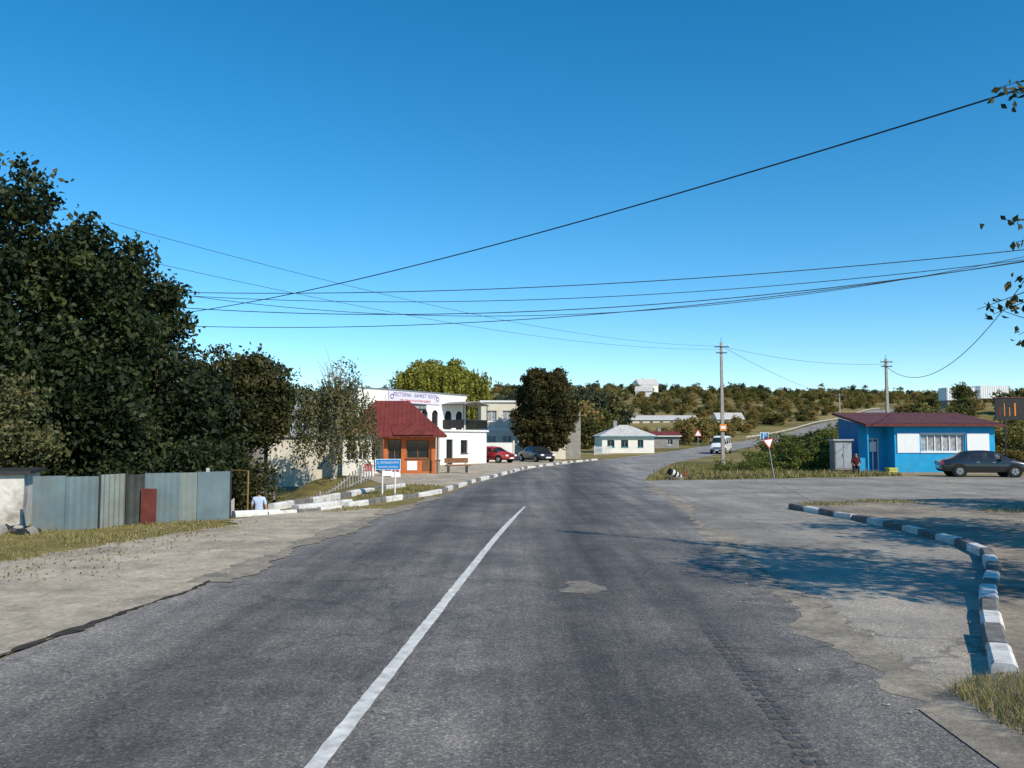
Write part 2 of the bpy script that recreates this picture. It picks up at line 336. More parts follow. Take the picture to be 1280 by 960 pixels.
for i in range(len(Ls)-1):
    if 62<Ls[i][1]<150 and i%3!=0:
        a=np.array(Ls[i]);b=np.array(Ls[i+1]); d=(b-a)/np.hypot(*(b-a)); n_=np.array([d[1],-d[0]])
        q=[a+n_*.3,a+n_*.48,b+n_*.48,b+n_*.3]; mb.poly([(p[0],p[1],gz(*p)+.03+.09*float(ss(95,130,p[1]))) for p in q],'line')
mb.obj('edge_line_marking')
def pebbles(name,boxes,n,s0,s1,k='stone',z0=0.02):
    mb=MB()
    for _ in range(n):
        f=random.choice(boxes); t=random.random(); x,y=f(t); s=random.uniform(s0,s1)
        mb.T=Matrix.Translation((x,y,gz(x,y)+z0+s*.2))@Matrix.Rotation(random.random()*6,4,'Z')@Matrix.Rotation(random.uniform(-.4,.4),4,'X')
        a=s*random.uniform(.5,1);b=s*random.uniform(.4,.8);c=s*.35
        mb.add([(-a,0,0),(0,-b,0),(a*.9,0,0),(0,b,0),(0,0,c),(0,0,-c)],[(0,1,4),(1,2,4),(2,3,4),(3,0,4),(1,0,5),(2,1,5),(3,2,5),(0,3,5)],k)
    mb.T=Matrix(); mb.obj(name)
pebbles('verge_gravel',[lambda t:(LX(4+t*18)-abs(random.gauss(0,1.2))-.05,4+t*18),lambda t:(-7.2-random.random(),12+t*8)],500,.01,.035)
pebbles('roadside_gravel',[lambda t:(RX(4+t*25)+random.gauss(.1,.35),4+t*25),lambda t:(4.4+t*4+random.gauss(0,.3),8+t*6.4-.5)],420,.008,.025)
pebbles('island_gravel',[lambda t:(9+t*6+random.random()*3,15+random.random()*11)],200,.015,.05,z0=.08)
def kerb(name,pts,h=.14,w=.17,bl=1.,pat=(1,0),z=0.,gap=.015):
    P=np.array(pts,float); d=np.r_[0,np.cumsum(np.hypot(*np.diff(P,axis=0).T))]; mb=MB(); t=0;i=0
    while t+bl*.6<d[-1]:
        t2=min(t+bl,d[-1])-gap-random.random()*.02
        a=Vector((np.interp(t,d,P[:,0]),np.interp(t,d,P[:,1]),0)); b=Vector((np.interp(t2,d,P[:,0]),np.interp(t2,d,P[:,1]),0))
        D=(b-a).normalized(); n_=Vector((-D.y,D.x,0)); off=n_*random.uniform(-.018,.018)
        hh=h+random.uniform(-.02,.015); n_.rotate(Matrix.Rotation(random.uniform(-.03,.03),3,'Z')); ww=w/2; bv=.03
        k='kw' if pat[i%len(pat)] else 'kg'
        g=gz(a.x,a.y)+z; tl=random.uniform(-.012,.012)
        prof=[(-ww,-.02),(-ww,hh-bv),(-ww+bv,hh),(ww-bv,hh),(ww,hh-bv),(ww,-.02)]
        vs=[tuple(p+off+n_*(u+random.uniform(-.006,.006))+Vector((0,0,g+v+sg*tl+random.uniform(-.005,.005)))) for p,sg in ((a,-1),(b,1)) for u,v in prof]
        fs=[(j,j+1,6+j+1,6+j) for j in range(5)]+[(5,4,3,2,1,0),(6,7,8,9,10,11)]
        mb.add(vs,fs,k); t+=bl;i+=1
    return mb.obj(name)
kerb('painted_kerb',kerbR,bl=.85,h=.15,w=.2,pat=(1,0))
kerb('painted_kerb',[(-4.9,25.3),(-3.9,28.2),(-2.75,31.6),(-1.85,40.2),(-.6,48),(.75,58.5),(5.3,75.6),(8.5,85)],bl=1.2,h=.16,pat=(1,0,1,0,1))
kerb('culvert_parapet',[(-7.3,22.4),(-6.3,23.2)],bl=1.25,h=.16,w=.28,pat=(1,))
kerb('culvert_parapet',[(-6.15,24.2),(-5.0,26.7)],bl=2.6,h=.18,w=.28,pat=(1,))
kerb('painted_kerb',[(-6.9,24.4),(-6.2,27.2),(-5.7,31),(-4.6,36)],bl=1.2,h=.2,w=.2,pat=(1,0,1))
kerb('painted_kerb',[(-7.2,22.2),(-6.1,23.1),(-5.0,25.0)],bl=.9,h=.1,w=.16,pat=(1,1,0,1))
# ---------------------------------------------------------------- foliage
def leafmesh(name,Cn,size,matl,var,aspect=.6):
    n=len(Cn); a=rng.normal(size=(n,3)); a/=np.linalg.norm(a,axis=1)[:,None]
    b=rng.normal(size=(n,3)); b-=a*(a*b).sum(1)[:,None]; b/=np.linalg.norm(b,axis=1)[:,None]
    s=(size*rng.uniform(.6,1.3,n))[:,None]
    nn=np.cross(a,b)*s*.15
    V=np.stack([Cn-a*s*.5,Cn+b*s*.5*aspect+nn,Cn+a*s*.5,Cn-b*s*.5*aspect+nn],1).reshape(-1,3)
    me=bpy.data.meshes.new(name); me.vertices.add(n*4); me.vertices.foreach_set('co',V.ravel().astype(np.float32))
    me.loops.add(n*4); me.loops.foreach_set('vertex_index',np.arange(n*4,dtype=np.int32))
    me.polygons.add(n); me.polygons.foreach_set('loop_start',np.arange(0,n*4,4,dtype=np.int32)); me.polygons.foreach_set('loop_total',np.full(n,4,dtype=np.int32))
    me.update(calc_edges=True); me.validate()
    at=me.attributes.new('var','FLOAT','FACE'); at.data.foreach_set('value',var.astype(np.float32))
    me.materials.append(matl); return me
def unit(n):
    d=rng.normal(size=(n,3)); return d/np.linalg.norm(d,axis=1)[:,None]
def crown(lobes,nclu,per,cr,shell=.55,sub=.36,nsub=16):
    L=np.array(lobes,float); S=[]
    for l in L:
        ns=nsub if len(L)<5 else nsub//2
        d=unit(ns); r=rng.uniform(.55,.95,ns); rr=rng.uniform(.7,1.3,ns)*sub
        c=l[:3]+d*l[3:]*r[:,None]; R=l[3:][None,:]*rr[:,None]
        S.append(np.hstack([c,R,rng.random((ns,1))]))
        S.append(np.r_[l[:3],l[3:]*.62,rng.random()*.5][None,:])  # core tone capped low: inner shade of the crown put into leaf colour
    S=np.vstack(S); w=(S[:,3]*S[:,4]*S[:,5])**(2/3); w/=w.sum()
    idx=rng.choice(len(S),nclu,p=w); d=unit(nclu)
    r=(shell+(1.03-shell)*rng.random(nclu)**.6)*(1+.08*rng.normal(size=nclu))
    cc=S[idx,:3]+d*S[idx,3:6]*r[:,None]
    cv=rng.random(nclu)*.5+S[idx,6]*.5
    rad=cr*rng.uniform(.6,1.4,nclu)
    P=np.repeat(cc,per,0)+rng.normal(size=(nclu*per,3))*np.repeat(rad,per)[:,None]*np.array([.5,.5,.36])
    var=np.clip(np.repeat(cv,per)*.6+rng.random(nclu*per)*.4,0,1)
    return cc,P,var
def tree(name,loc,lobes,matl,size,nclu,per,cr,bark='bark',tr=.25,forks=6,shell=.5,extra=None,sub=.36,nsub=16):
    e=empty(name,loc); cc,P,var=crown(lobes,nclu,per,cr,shell,sub,nsub)
    if extra is not None: P=np.vstack([P,extra[0]]); var=np.r_[var,extra[1]]
    me=leafmesh('foliage',P,size,matl,var); o=link(bpy.data.objects.new('foliage',me)); o.parent=e
    mb=MB(); top=max(l[2]+l[5]*.3 for l in lobes)
    pts=[(0,0,-.3)]; x=y=0
    for i in range(1,7):
        x+=random.uniform(-.12,.12);y+=random.uniform(-.12,.12); pts.append((x,y,top*i/6))
    mb.tube(pts,[tr*(1.25-.19*i) for i in range(7)],bark,9)
    sel=rng.choice(len(cc),min(forks*6,len(cc)),replace=False)
    for i in sel:
        c=Vector(cc[i]); h=random.uniform(.25,.8); j=int(h*6); s0=Vector(pts[j]); 
        if c.z<s0.z*.7: s0=Vector(pts[max(1,j-2)])
        mid=s0.lerp(c,.5)+Vector((random.uniform(-.2,.2),random.uniform(-.2,.2),random.uniform(0,.35)))
        r=tr*random.uniform(.15,.4)*(1-h*.5); mb.tube([s0,s0.lerp(mid,.5),mid,c],[r,r*.8,r*.55,.012],bark,5)
    mb.obj('trunk',e,smooth=True); return e
LM=dict(
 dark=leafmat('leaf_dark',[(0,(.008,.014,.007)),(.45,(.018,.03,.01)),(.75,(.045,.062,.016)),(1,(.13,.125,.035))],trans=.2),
 mid=leafmat('leaf_mid',[(0,(.028,.04,.014)),(.5,(.055,.062,.02)),(1,(.13,.1,.035))]),
 round=leafmat('leaf_olive_brown',[(0,(.035,.04,.014)),(.5,(.07,.063,.02)),(1,(.14,.1,.03))]),
 willow=leafmat('leaf_willow_yellow',[(0,(.13,.14,.02)),(.5,(.24,.24,.035)),(1,(.4,.35,.06))]),
 grey=leafmat('leaf_grey_green',[(0,(.06,.07,.03)),(.5,(.13,.13,.05)),(1,(.26,.21,.09))]),
 hill=leafmat('leaf_hillside',[(0,(.05,.06,.016)),(.22,(.09,.095,.022)),(.42,(.15,.14,.033)),(.6,(.23,.185,.05)),(.8,(.31,.22,.075)),(1,(.24,.12,.05))],objrand=True),
 far=leafmat('leaf_far_hazed',[(0,(.04,.058,.035)),(.4,(.07,.083,.042)),(.75,(.125,.122,.045)),(1,(.19,.15,.05))],objrand=True),  # bluish tint paints distance haze into the leaf colour
 bush=leafmat('leaf_bush',[(0,(.055,.08,.018)),(.5,(.13,.155,.03)),(1,(.26,.235,.065))]),
 grass=leafmat('grass_blade',[(0,(.09,.1,.02)),(.35,(.2,.18,.055)),(1,(.42,.34,.16))],trans=.2),
 litter=leafmat('fallen_leaf',[(0,(.12,.07,.03)),(.5,(.2,.13,.05)),(1,(.3,.22,.08))],trans=.1),
)
def T(px,D): return (px-640)*D/1060.
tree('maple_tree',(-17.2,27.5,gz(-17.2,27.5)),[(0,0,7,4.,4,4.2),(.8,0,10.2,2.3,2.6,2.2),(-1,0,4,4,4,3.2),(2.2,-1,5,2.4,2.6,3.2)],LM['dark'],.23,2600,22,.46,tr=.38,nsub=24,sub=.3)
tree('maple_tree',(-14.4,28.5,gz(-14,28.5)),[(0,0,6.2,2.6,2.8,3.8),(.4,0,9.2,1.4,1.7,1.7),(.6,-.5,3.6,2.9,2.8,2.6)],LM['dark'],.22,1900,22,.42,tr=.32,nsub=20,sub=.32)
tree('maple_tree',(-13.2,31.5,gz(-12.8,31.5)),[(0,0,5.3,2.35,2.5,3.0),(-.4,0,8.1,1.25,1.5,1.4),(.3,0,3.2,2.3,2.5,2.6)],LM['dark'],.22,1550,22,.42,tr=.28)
tree('chestnut_tree',(-13.0,40,gz(-12.7,40)),[(0,0,4.8,2.2,2.5,2.6),(-1.1,0,6.1,1.4,1.7,1.7),(.9,0,5.0,1.9,2.,2.2)],LM['mid'],.21,1400,22,.38,tr=.25)
tree('elder_shrub',(-14.2,23.6,gz(-14.2,23.6)),[(0,0,2.4,1.6,1.4,1.5),(-.8,0,1.8,1.5,1.3,1.7)],LM['grey'],.15,420,18,.35,tr=.08)
tree('lilac_shrub',(-11.2,26.4,gz(-11.2,26.4)),[(0,0,1.7,2.3,1.4,1.5)],LM['dark'],.17,420,18,.4,tr=.08)
tree('lilac_shrub',(-10.7,33.5,gz(-10.4,33.5)),[(0,0,1.7,1.3,1.2,1.6)],LM['mid'],.17,300,18,.4,tr=.08)
def strands(n,R,ztop,zlo,sp=.09,cx=0,cy=0):
    P=[];V=[]
    for i in range(n):
        a=random.uniform(0,6.28); r=R*math.sqrt(random.random()); x=r*math.cos(a);y=r*math.sin(a)
        z=ztop-(r/R)**2*1.1-random.random()*1.4; l=random.uniform(.5,1)*(z-zlo); v=random.random()
        vx=math.cos(a)*.12;vy=math.sin(a)*.12
        for k in range(int(l/sp)):
            t=k*sp; P.append((cx+x+vx*t+random.gauss(0,.05),cy+y+vy*t+random.gauss(0,.05),z-t)); V.append(min(1,v*.6+random.random()*.4))
    return np.array(P),np.array(V)
wx,wy=-9.35,44.5
e=tree('birch_tree',(wx,wy,gz(wx,wy)),[(0,0,3.7,1.7,1.6,1.9)],LM['grey'],.16,190,14,.32,bark='birch',tr=.16,extra=strands(250,2.1,5.5,.35))
mb=MB()
for i in range(50):
    a=random.uniform(0,6.28); b0=Vector((random.uniform(-.3,.3),random.uniform(-.3,.3),random.uniform(3,5))); 
    tip=b0+Vector((math.cos(a)*random.uniform(.2,1.4),math.sin(a)*random.uniform(.2,1.4),random.uniform(.9,2.1))); mb.tube([b0,b0.lerp(tip,.5)+Vector((0,0,.2)),tip],[.03,.02,.006],'birch',4)
mb.obj('bare_branches',e)
tree('round_crowned_tree',(3.15,83,gz(3,83)),[(0,0,5.2,3.15,2.9,3.8),(0,0,3.2,2.9,2.8,2.4),(-.3,0,7.4,1.9,2.0,1.7)],LM['round'],.27,3200,18,.3,tr=.4,shell=.75,sub=.2,nsub=50)
tree('willow_tree',(-8.6,104,gz(-8,104)),[(0,0,7.5,4.2,4,3.8),(-3.6,0,6.6,2.6,2.6,3),(3.4,0,7,2.0,2.4,3.4),(0.6,0,9.4,2.4,2.6,1.9)],LM['willow'],.36,1900,16,.45,tr=.5,extra=strands(380,6.0,11.2,2,.16))
rt=(9.9,8.2)
lob=[(0,0,5.,2.6,2.8,1.9),(-1.2,.9,4.2,1.8,2.0,1.3),(.7,-1.0,5.9,2.2,2.2,1.4)]
ex=[]; br=MB()
def leafybranch(p0,p1,n,spread):
    p0=Vector(p0);p1=Vector(p1); mid=p0.lerp(p1,.55)+Vector((0,0,.35)); pts=[p0,p0.lerp(mid,.5)+Vector((0,0,.1)),mid,mid.lerp(p1,.5)+Vector((0,0,.03)),p1]; br.tube(pts,[.04,.028,.018,.01,.004],'bark',5)
    for i in range(n):
        t=random.uniform(.7,1.02); s=p0.lerp(mid,t*2) if t<.5 else mid.lerp(p1,(t-.5)*2); ex.append((s.x+random.gauss(0,spread),s.y+random.gauss(0,spread),s.z-.05+random.gauss(0,spread*.7)))
for (px,py_,n,spd) in [(1262,100,46,.1),(1276,112,46,.1),(1270,275,46,.1),(1278,300,46,.1),(1274,350,46,.1),(1226,386,22,.06),(1246,392,26,.07),(1277,418,40,.09)]:
    D=12.6+random.uniform(-.5,.5); X=T(px,D); Z=2+(550-py_)*D/1060
    leafybranch((.4,1.2,Z-.6 if Z>5 else 4.4),(X-rt[0],D-rt[1],Z),n,spd)
e=tree('maple_tree',(rt[0],rt[1],0),lob,LM['mid'],.14,330,26,.38,tr=.2,extra=(np.array(ex),rng.random(len(ex))),shell=.3)
br.obj('reaching_branches',e)
tree('maple_tree',(19.2,19.5,0),[(0,0,5,3.,3.2,2.6),(-1,0,3.5,2.,2.5,1.6)],LM['mid'],.2,460,24,.5,tr=.22)
tree('maple_tree',(15.0,12.6,0),[(0,0,5.2,2.8,3.0,2.4)],LM['mid'],.2,420,24,.5,tr=.22)
def protoset(m,k=7,size=.42,nc=90,per=12):
    out=[]
    for i in range(k):
        lb=[(random.uniform(-.6,.6),random.uniform(-.6,.6),random.uniform(1.3,2.6),random.uniform(.9,1.5),random.uniform(.9,1.5),random.uniform(1.2,2)) for _ in range(3)]
        cc,P,V=crown(lb,nc,per,.4,.5); out.append(leafmesh('hill_foliage',P,size,m,V))
    return out
PH=protoset(LM['hill'],7,.34,120,12); PF=protoset(LM['far'],6,.4,90,12)
def scatter(name,pts,protos):
    e=empty(name,(0,0,0))
    for x,y,s,sz in pts:
        o=bpy.data.objects.new('clump',random.choice(protos)); link(o); o.parent=e; o.location=(x,y,gz(x,y)-.3*s); o.rotation_euler[2]=random.uniform(0,6.28); o.scale=(s,s,s*sz)
def roaddist(x,y): return min(np.hypot(Ls[:,0]-x,Ls[:,1]-y).min(),np.hypot(Rs[:,0]-x,Rs[:,1]-y).min())
keep=[(42,250,22),(18,118,15),(24,138,9),(80,540,16),(60,112,9),(60,235,7)]
pts=[]
while len(pts)<1700:
    y=random.uniform(118,560); x=random.uniform(-.62*y,.72*y)
    if x<-.05*y and random.random()<.6: continue
    if roaddist(x,y)<6: continue
    if any(math.hypot(x-a,y-b)<r for a,b,r in keep): continue
    if any(abs(x/y-a/b)<.06 and b-45<y<b for a,b,r in keep[:3]): continue
    pts.append((x,y,random.uniform(.3,.9)*(1+y/420),random.uniform(.55,.95)))
scatter('hillside_shrubs',pts,PH)
pts=[]
for i in range(560):
    y=random.uniform(545,680); x=random.uniform(-.66*y,.72*y); pts.append((x,y,random.uniform(1.3,2.2),random.uniform(.8,1.15)))
scatter('distant_treeline',pts,PF)
pts=[]
for px,D,s,z in [(610,190,2.2,1.1),(628,215,2.7,1.1),(648,200,2.4,1.1),(722,205,2.8,1.1),(742,215,2.7,1.),(764,225,2.8,1.),(700,195,2.4,1),(780,240,2.1,1),(590,180,2.1,1)]:
    pts.append((T(px,D),D,s,z))
scatter('background_trees',pts,PF)
pts=[(T(px,D),D,s,z) for px,D,s,z in [(745,150,1.7,1),(735,132,1.4,1),(758,160,1.6,1),(730,140,1.8,1.1),(855,150,1.3,.9),(880,160,1.4,.9),(862,175,1.6,.9)]]
for i in range(200):
    y=random.uniform(60,125); d=random.uniform(6.5,60); x=float(np.interp(y,ry,rx))+d
    if math.hypot(x-60,y-112)<10: continue
    if x/y<.295 : continue
    pts.append((x,y,random.uniform(.4,.8)+.15*(d>18),random.uniform(.6,1.0)))
for i in range(60):
    y=random.uniform(56,75); x=random.uniform(28,52); pts.append((x,y,random.uniform(.4,.75),.9))
scatter('roadside_shrubs',pts,PH)
tree('weed_bush',(17.6,53.2,0),[(0,0,.8,1.6,1.2,1.05),(1.2,.4,.9,1.2,1.1,1.2),(-1.8,.8,.5,1.3,1.1,.7)],LM['bush'],.15,600,16,.22,tr=.04)
tree('weed_bush',(13.6,52,0),[(0,0,.2,1.8,1.4,.5),(1.6,.5,.25,1.5,1.2,.55)],LM['bush'],.13,300,16,.18,tr=.03)
tree('weed_bush',(20.6,57,0),[(0,0,1.2,2.2,1.4,1.6),(-2.0,2,1.1,1.8,1.4,1.3)],LM['bush'],.16,620,16,.26,tr=.04)
tree('weed_bush',(22,63,0),[(0,0,1.3,2.2,1.4,1.5),(3,1,1.4,2,1.4,1.9)],LM['bush'],.17,560,16,.28,tr=.04)
def inpoly(x,y,poly):
    c=np.zeros(len(x),bool); j=len(poly)-1
    for i in range(len(poly)):
        xi,yi=poly[i];xj,yj=poly[j]
        c^=((yi>y)!=(yj>y))&(x<(xj-xi)*(y-yi)/(yj-yi+1e-9)+xi); j=i
    return c
def grass(name,poly,n,h,z0=0.,w=.012,noise=.9):
    Pp=np.array(poly); x=rng.uniform(Pp[:,0].min(),Pp[:,0].max(),n*3); y=rng.uniform(Pp[:,1].min(),Pp[:,1].max(),n*3)
    nz=np.sin(x*2.1+1.3*np.sin(y*1.7))+np.sin(y*2.7+x)+.7*np.sin(x*6.3+y*4.1)+rng.normal(0,.4,len(x))
    k=inpoly(x,y,poly)&(nz>-noise); x=x[k][:n];y=y[k][:n]; n=len(x)
    if n==0: return
    z=np.array([gz(a,b) for a,b in zip(x,y)])+z0-.01
    hh=h*rng.uniform(.3,1.2,n)*(.7+.5*np.sin(x*1.3)*np.sin(y*1.9)); a=rng.uniform(0,6.28,n); ln=rng.normal(0,.45,(n,2))*hh[:,None]
    V=np.zeros((n,3,3)); V[:,0]=np.stack([x-np.cos(a)*w,y-np.sin(a)*w,z],1); V[:,1]=np.stack([x+np.cos(a)*w,y+np.sin(a)*w,z],1); V[:,2]=np.stack([x+ln[:,0],y+ln[:,1],z+hh],1)
    me=bpy.data.meshes.new(name); me.vertices.add(n*3); me.vertices.foreach_set('co',V.ravel().astype(np.float32)); me.loops.add(n*3); me.loops.foreach_set('vertex_index',np.arange(n*3,dtype=np.int32))
    me.polygons.add(n); me.polygons.foreach_set('loop_start',np.arange(0,n*3,3,dtype=np.int32)); me.polygons.foreach_set('loop_total',np.full(n,3,dtype=np.int32)); me.update(calc_edges=True); me.validate()
    at=me.attributes.new('var','FLOAT','FACE'); at.data.foreach_set('value',rng.random(n).astype(np.float32)); me.materials.append(LM['grass']); link(bpy.data.objects.new(name,me))
grass('verge_grass',[(-8.3,13.2),(-7.7,15.5),(-7.2,17.7),(-6.4,20.2),(-7.1,21.5),(-10.4,18.9),(-14,17),(-15,9),(-10.5,9)],26000,.11,w=.009,noise=.8)
grass('verge_grass',[(-7.4,12),(-6.6,15.5),(-6.3,17.7),(-5.9,20.2),(-7.1,21.5),(-8,16)],1600,.07,z0=.015,w=.008,noise=-.6)
grass('corner_grass',[(3.3,5.75),(3.35,6.7),(3.9,7.15),(5,7.2),(5.2,6),(4.4,5.1),(3.5,5.2)],5200,.2,z0=.07,w=.004,noise=1.2)
grass('island_grass',[(8.3,25.2),(9.2,26.1),(11.2,27.1),(14,27.9),(13,26.6),(10,25)],2600,.12,z0=.07)
grass('island_grass',[(12.5,22.5),(13.4,24.5),(17,26),(20,25),(17,22.5)],3500,.14,z0=.07)
grass('roadside_grass',[(6.4,41.5),(7.6,42.8),(10.6,43.2),(15,44.8),(22,47.7),(19,60),(13,66),(10.4,58)],30000,.32,w=.03,noise=1.6)
grass('roadside_grass',[(-4.6,26.5),(-2.9,31.8),(-2.5,36.5),(-5.2,37.5),(-5.7,31)],9000,.16,w=.016,noise=1.3)
grass('sidewalk_edge_grass',[(-4.9,23.6),(-3.7,25.0),(-4.8,25.8),(-6.2,24)],1800,.12,w=.012)
n=500; x=-7.3+rng.normal(0,.7,n); y=rng.uniform(12,21,n); P=np.stack([x,y,np.full(n,.035)],1); me=leafmesh('leaf_litter',P,.05,LM['litter'],rng.random(n)); link(bpy.data.objects.new('leaf_litter',me))
# ---------------------------------------------------------------- fences, shed
e=empty('metal_fence',(0,0,0))
def corr(mb,p0,p1,z0,z1,k,step=.07,dep=.03):
    p0=Vector(p0);p1=Vector(p1); L=(p1-p0).length; d=(p1-p0).normalized(); n_=Vector((d.y,-d.x)); n=int(L/step); vs=[]
    for i in range(n+1):
        o=dep*(.5 if i%2 else -.5); q=p0+d*(L*i/n)+n_*o; vs+=[(q.x,q.y,z0),(q.x,q.y,z1)]
    mb.add(vs,[(2*i,2*i+2,2*i+3,2*i+1) for i in range(n)],k)
mb=MB()
seg=[((-10.45,18.6),(-9.95,19.0),'fence1',1.2),((-9.94,19.0),(-9.38,19.35),'fence1',1.17),((-9.36,19.4),(-9.1,20.1),'fence2',1.2),((-9.1,20.15),(-8.75,20.3),'fencedk',1.2),((-8.74,20.3),(-8.1,20.75),'fence1',1.2),((-8.09,20.75),(-7.75,21.0),'fence2',1.2),((-7.74,21.0),(-7.12,21.5),'fence1',1.22)]
for a,b,k,h in seg: corr(mb,a,b,-.25,h+random.uniform(-.02,.02),k)
for a,b,k,h in seg: mb.cyl((b[0],b[1]+.06,-.3),(b[0],b[1]+.06,h+.05),.03,.03,'dark')
mb.box(-8.78,-8.42,20.2,20.23,.0,.85,'rust')
mb.obj('panels',e)
e=empty('whitewashed_shed',(-12.7,18.7,0),math.radians(22))
mb=MB(); mb.box(-1.9,1.75,0,2.6,-.3,1.22,'stained'); mb.box(-2.0,1.88,-.12,2.7,1.223,1.3,'dark'); mb.box(.2,.95,-.02,.0,-.1,1.1,'fencedk'); mb.box(-1.2,-.3,-.015,0,.2,.9,'rust')
mb.obj('walls',e)
mb=MB()
for i in range(14):
    x=-10.6+random.uniform(-.4,.4);y=18.35+random.uniform(-.25,.25);s=random.uniform(.06,.14); mb.T=Matrix.Translation((x,y,s*.5))@Matrix.Rotation(random.random()*3,4,'X')@Matrix.Rotation(random.random()*3,4,'Z'); mb.box(-s,s,-s*.7,s*.7,-s*.5,s*.5,'dark' if i%2 else 'greyw')
mb.T=Matrix(); mb.obj('rubble_pile')
def picket(name,p0,p1,h,k,step=.16):
    e=empty(name,(0,0,0)); mb=MB(); p0=Vector(p0);p1=Vector(p1);L=(p1-p0).length;d=(p1-p0)/L; n=int(L/step); ang=math.atan2(d.y,d.x)
    for i in range(n+1):
        q=p0+d*(i*step); g=gz(q.x,q.y); mb.T=Matrix.Translation((q.x,q.y,g))@Matrix.Rotation(ang,4,'Z')
        big=i%14==0
        mb.box(-.03-(.03 if big else 0),.03+(.03 if big else 0),-.02,.02 if not big else .06,.02,h+(.12 if big else 0)+random.uniform(-.02,.02),k)
    for i in range(int(L/1.)):
        a=p0+d*i;b=p0+d*min(L,i+1.)
        for f in (.25,.8): mb.T=Matrix(); mb.cyl((a.x,a.y,gz(a.x,a.y)+h*f),(b.x,b.y,gz(b.x,b.y)+h*f),.025,.025,k,5)
    mb.T=Matrix(); mb.obj('pickets',e)
picket('picket_fence',(-8.4,23.6),(-9.5,29.2),1.45,'slate')
picket('picket_fence',(-10.2,36.5),(-6.9,42),.8,'brickg',.2)
picket('picket_fence',(-12.6,38),(-10.2,36.5),1.3,'brickg',.2)
picket('picket_fence',(10.5,108),(13.4,113.5),1.1,'frame',.3)
e=empty('gas_pipe',(0,0,0)); mb=MB()
mb.cyl((-9.75,31.5,-1.5),(-9.75,31.5,.85),.03,.03,'yellow'); mb.cyl((-9.75,31.5,.85),(-12.5,34,.85),.03,.03,'yellow'); mb.obj('pipes',e)
# ---------------------------------------------------------------- restaurant
ang=math.atan2(.848,.53)
e=empty('restaurant_building',(-11.5,63,0),ang)
mb=MB(); H=5.9
ops=[(7.7,8.55,3.1,4.5),(9.1,9.95,3.1,4.5),(10.9,11.9,2.75,4.5),(12.5,13.5,2.75,4.5)]
mb.wall(0,14.15,-1,H,0,ops,'white',arch=True,frame='dark')
mb.T=Matrix.Translation((0,7,0))@Matrix.Rotation(-math.pi/2,4,'Z')
mb.wall(0,7,-1,H-.2,0,[(1.2,2.1,3.2,4.3),(3.6,4.5,3.2,4.3)],'white')
mb.T=Matrix(); mb.poly([(0,0,H-.35),(14.15,0,H-.35),(14.15,7,H-.35),(0,7,H-.35)],'slate'); mb.poly([(14.15,0,-1),(14.15,7,-1),(14.15,7,H),(14.15,0,H)],'white'); mb.poly([(0,7,-1),(0,7,H-.35),(14.15,7,H-.35),(14.15,7,-1)],'white')
mb.box(-.08,14.25,-.08,.12,H+.003,H+.08,'steel'); mb.box(-.08,.12,.12,7.05,H-.2,H-.12,'steel')
mb.box(0,14.1,-.05,-.003,2.72,2.86,'cream')
mb.cyl((3.2,-.07,0),(3.2,-.07,H-.3),.045,.045,'frame'); mb.cyl((14,-.07,2.7),(14,-.07,H-.3),.045,.045,'dark')
mb.obj('walls',e)
mb=MB(); mb.wall(7.4,14.15,-.2,2.7,-2.1,[(8.3,9.2,-.15,2.05),(10.3,11.3,.9,2.0)],'white',frame='dark'); mb.poly([(14.15,-2.1,-.2),(14.15,0,-.2),(14.15,0,2.7),(14.15,-2.1,2.7)],'white'); mb.poly([(7.4,-2.1,-.2),(7.4,0,-.2),(7.4,0,2.7),(7.4,-2.1,2.7)],'white')
mb.box(7.3,14.3,-2.25,-.01,2.703,2.85,'frame')
for x in np.arange(10.6,14.2,.2): mb.box(x,x+.03,-2.18,-2.15,2.85,3.65,'dark')
mb.box(10.6,14.2,-2.2,-2.13,3.65,3.72,'dark'); mb.box(10.6,10.66,-2.1,0,3.0,3.7,'dark'); mb.box(14.15,14.2,-2.1,0,3.0,3.7,'dark')
for x in (10.65,12.4,14.15): mb.cyl((x,-2.15,2.85),(x,-2.15,5.1),.04,.04,'dark')
prof=[(10.4+3.95*i/8, 4.95+.28*math.sin(math.pi*i/8)) for i in range(9)]
for (a,za),(b,zb) in zip(prof[:-1],prof[1:]):
    mb.add([(a,-2.3,za),(b,-2.3,zb),(b,-.02,zb),(a,-.02,za),(a,-2.3,za+.06),(b,-2.3,zb+.06),(b,-.02,zb+.06),(a,-.02,za+.06)],[(0,3,2,1),(4,5,6,7),(0,1,5,4),(2,3,7,6)],'greyw')
mb.obj('balcony',e)
mb=MB(); mb.box(3.5,10.1,-.09,-.052,4.95,5.85,'bannerbg'); mb.box(5.6,8.2,-.12,-.052,4.42,4.88,'dark')
for x in (3.85,9.75):
    mb.cyl((x,-.1,5.4),(x,-.093,5.4),.2,.2,'purple',16); mb.cyl((x,-.108,5.4),(x,-.101,5.4),.12,.12,'signwhite',6)
mb.obj('banner',e)
text('РЕСТОРАН - БАНКЕТ ХОЛЛ',e,(6.8,-.1,5.58),.42,'purple'); text('тел. банкети весілля ювілеї',e,(6.8,-.1,5.16),.3,'signred')
text('КОЗАЦЬКА ХАТА',e,(6.9,-.13,4.65),.3,'signwhite')
e=empty('beige_annex',(-14.2,49.5,-.95),math.radians(6)); mb=MB()
mb.wall(0,5.0,-.3,3.1,0,[(3.7,4.3,1.5,2.2)],'cream'); mb.T=Matrix.Translation((5.0,0,0))@Matrix.Rotation(math.pi/2,4,'Z'); mb.wall(0,6,-.3,3.1,0,[],'cream'); mb.T=Matrix()
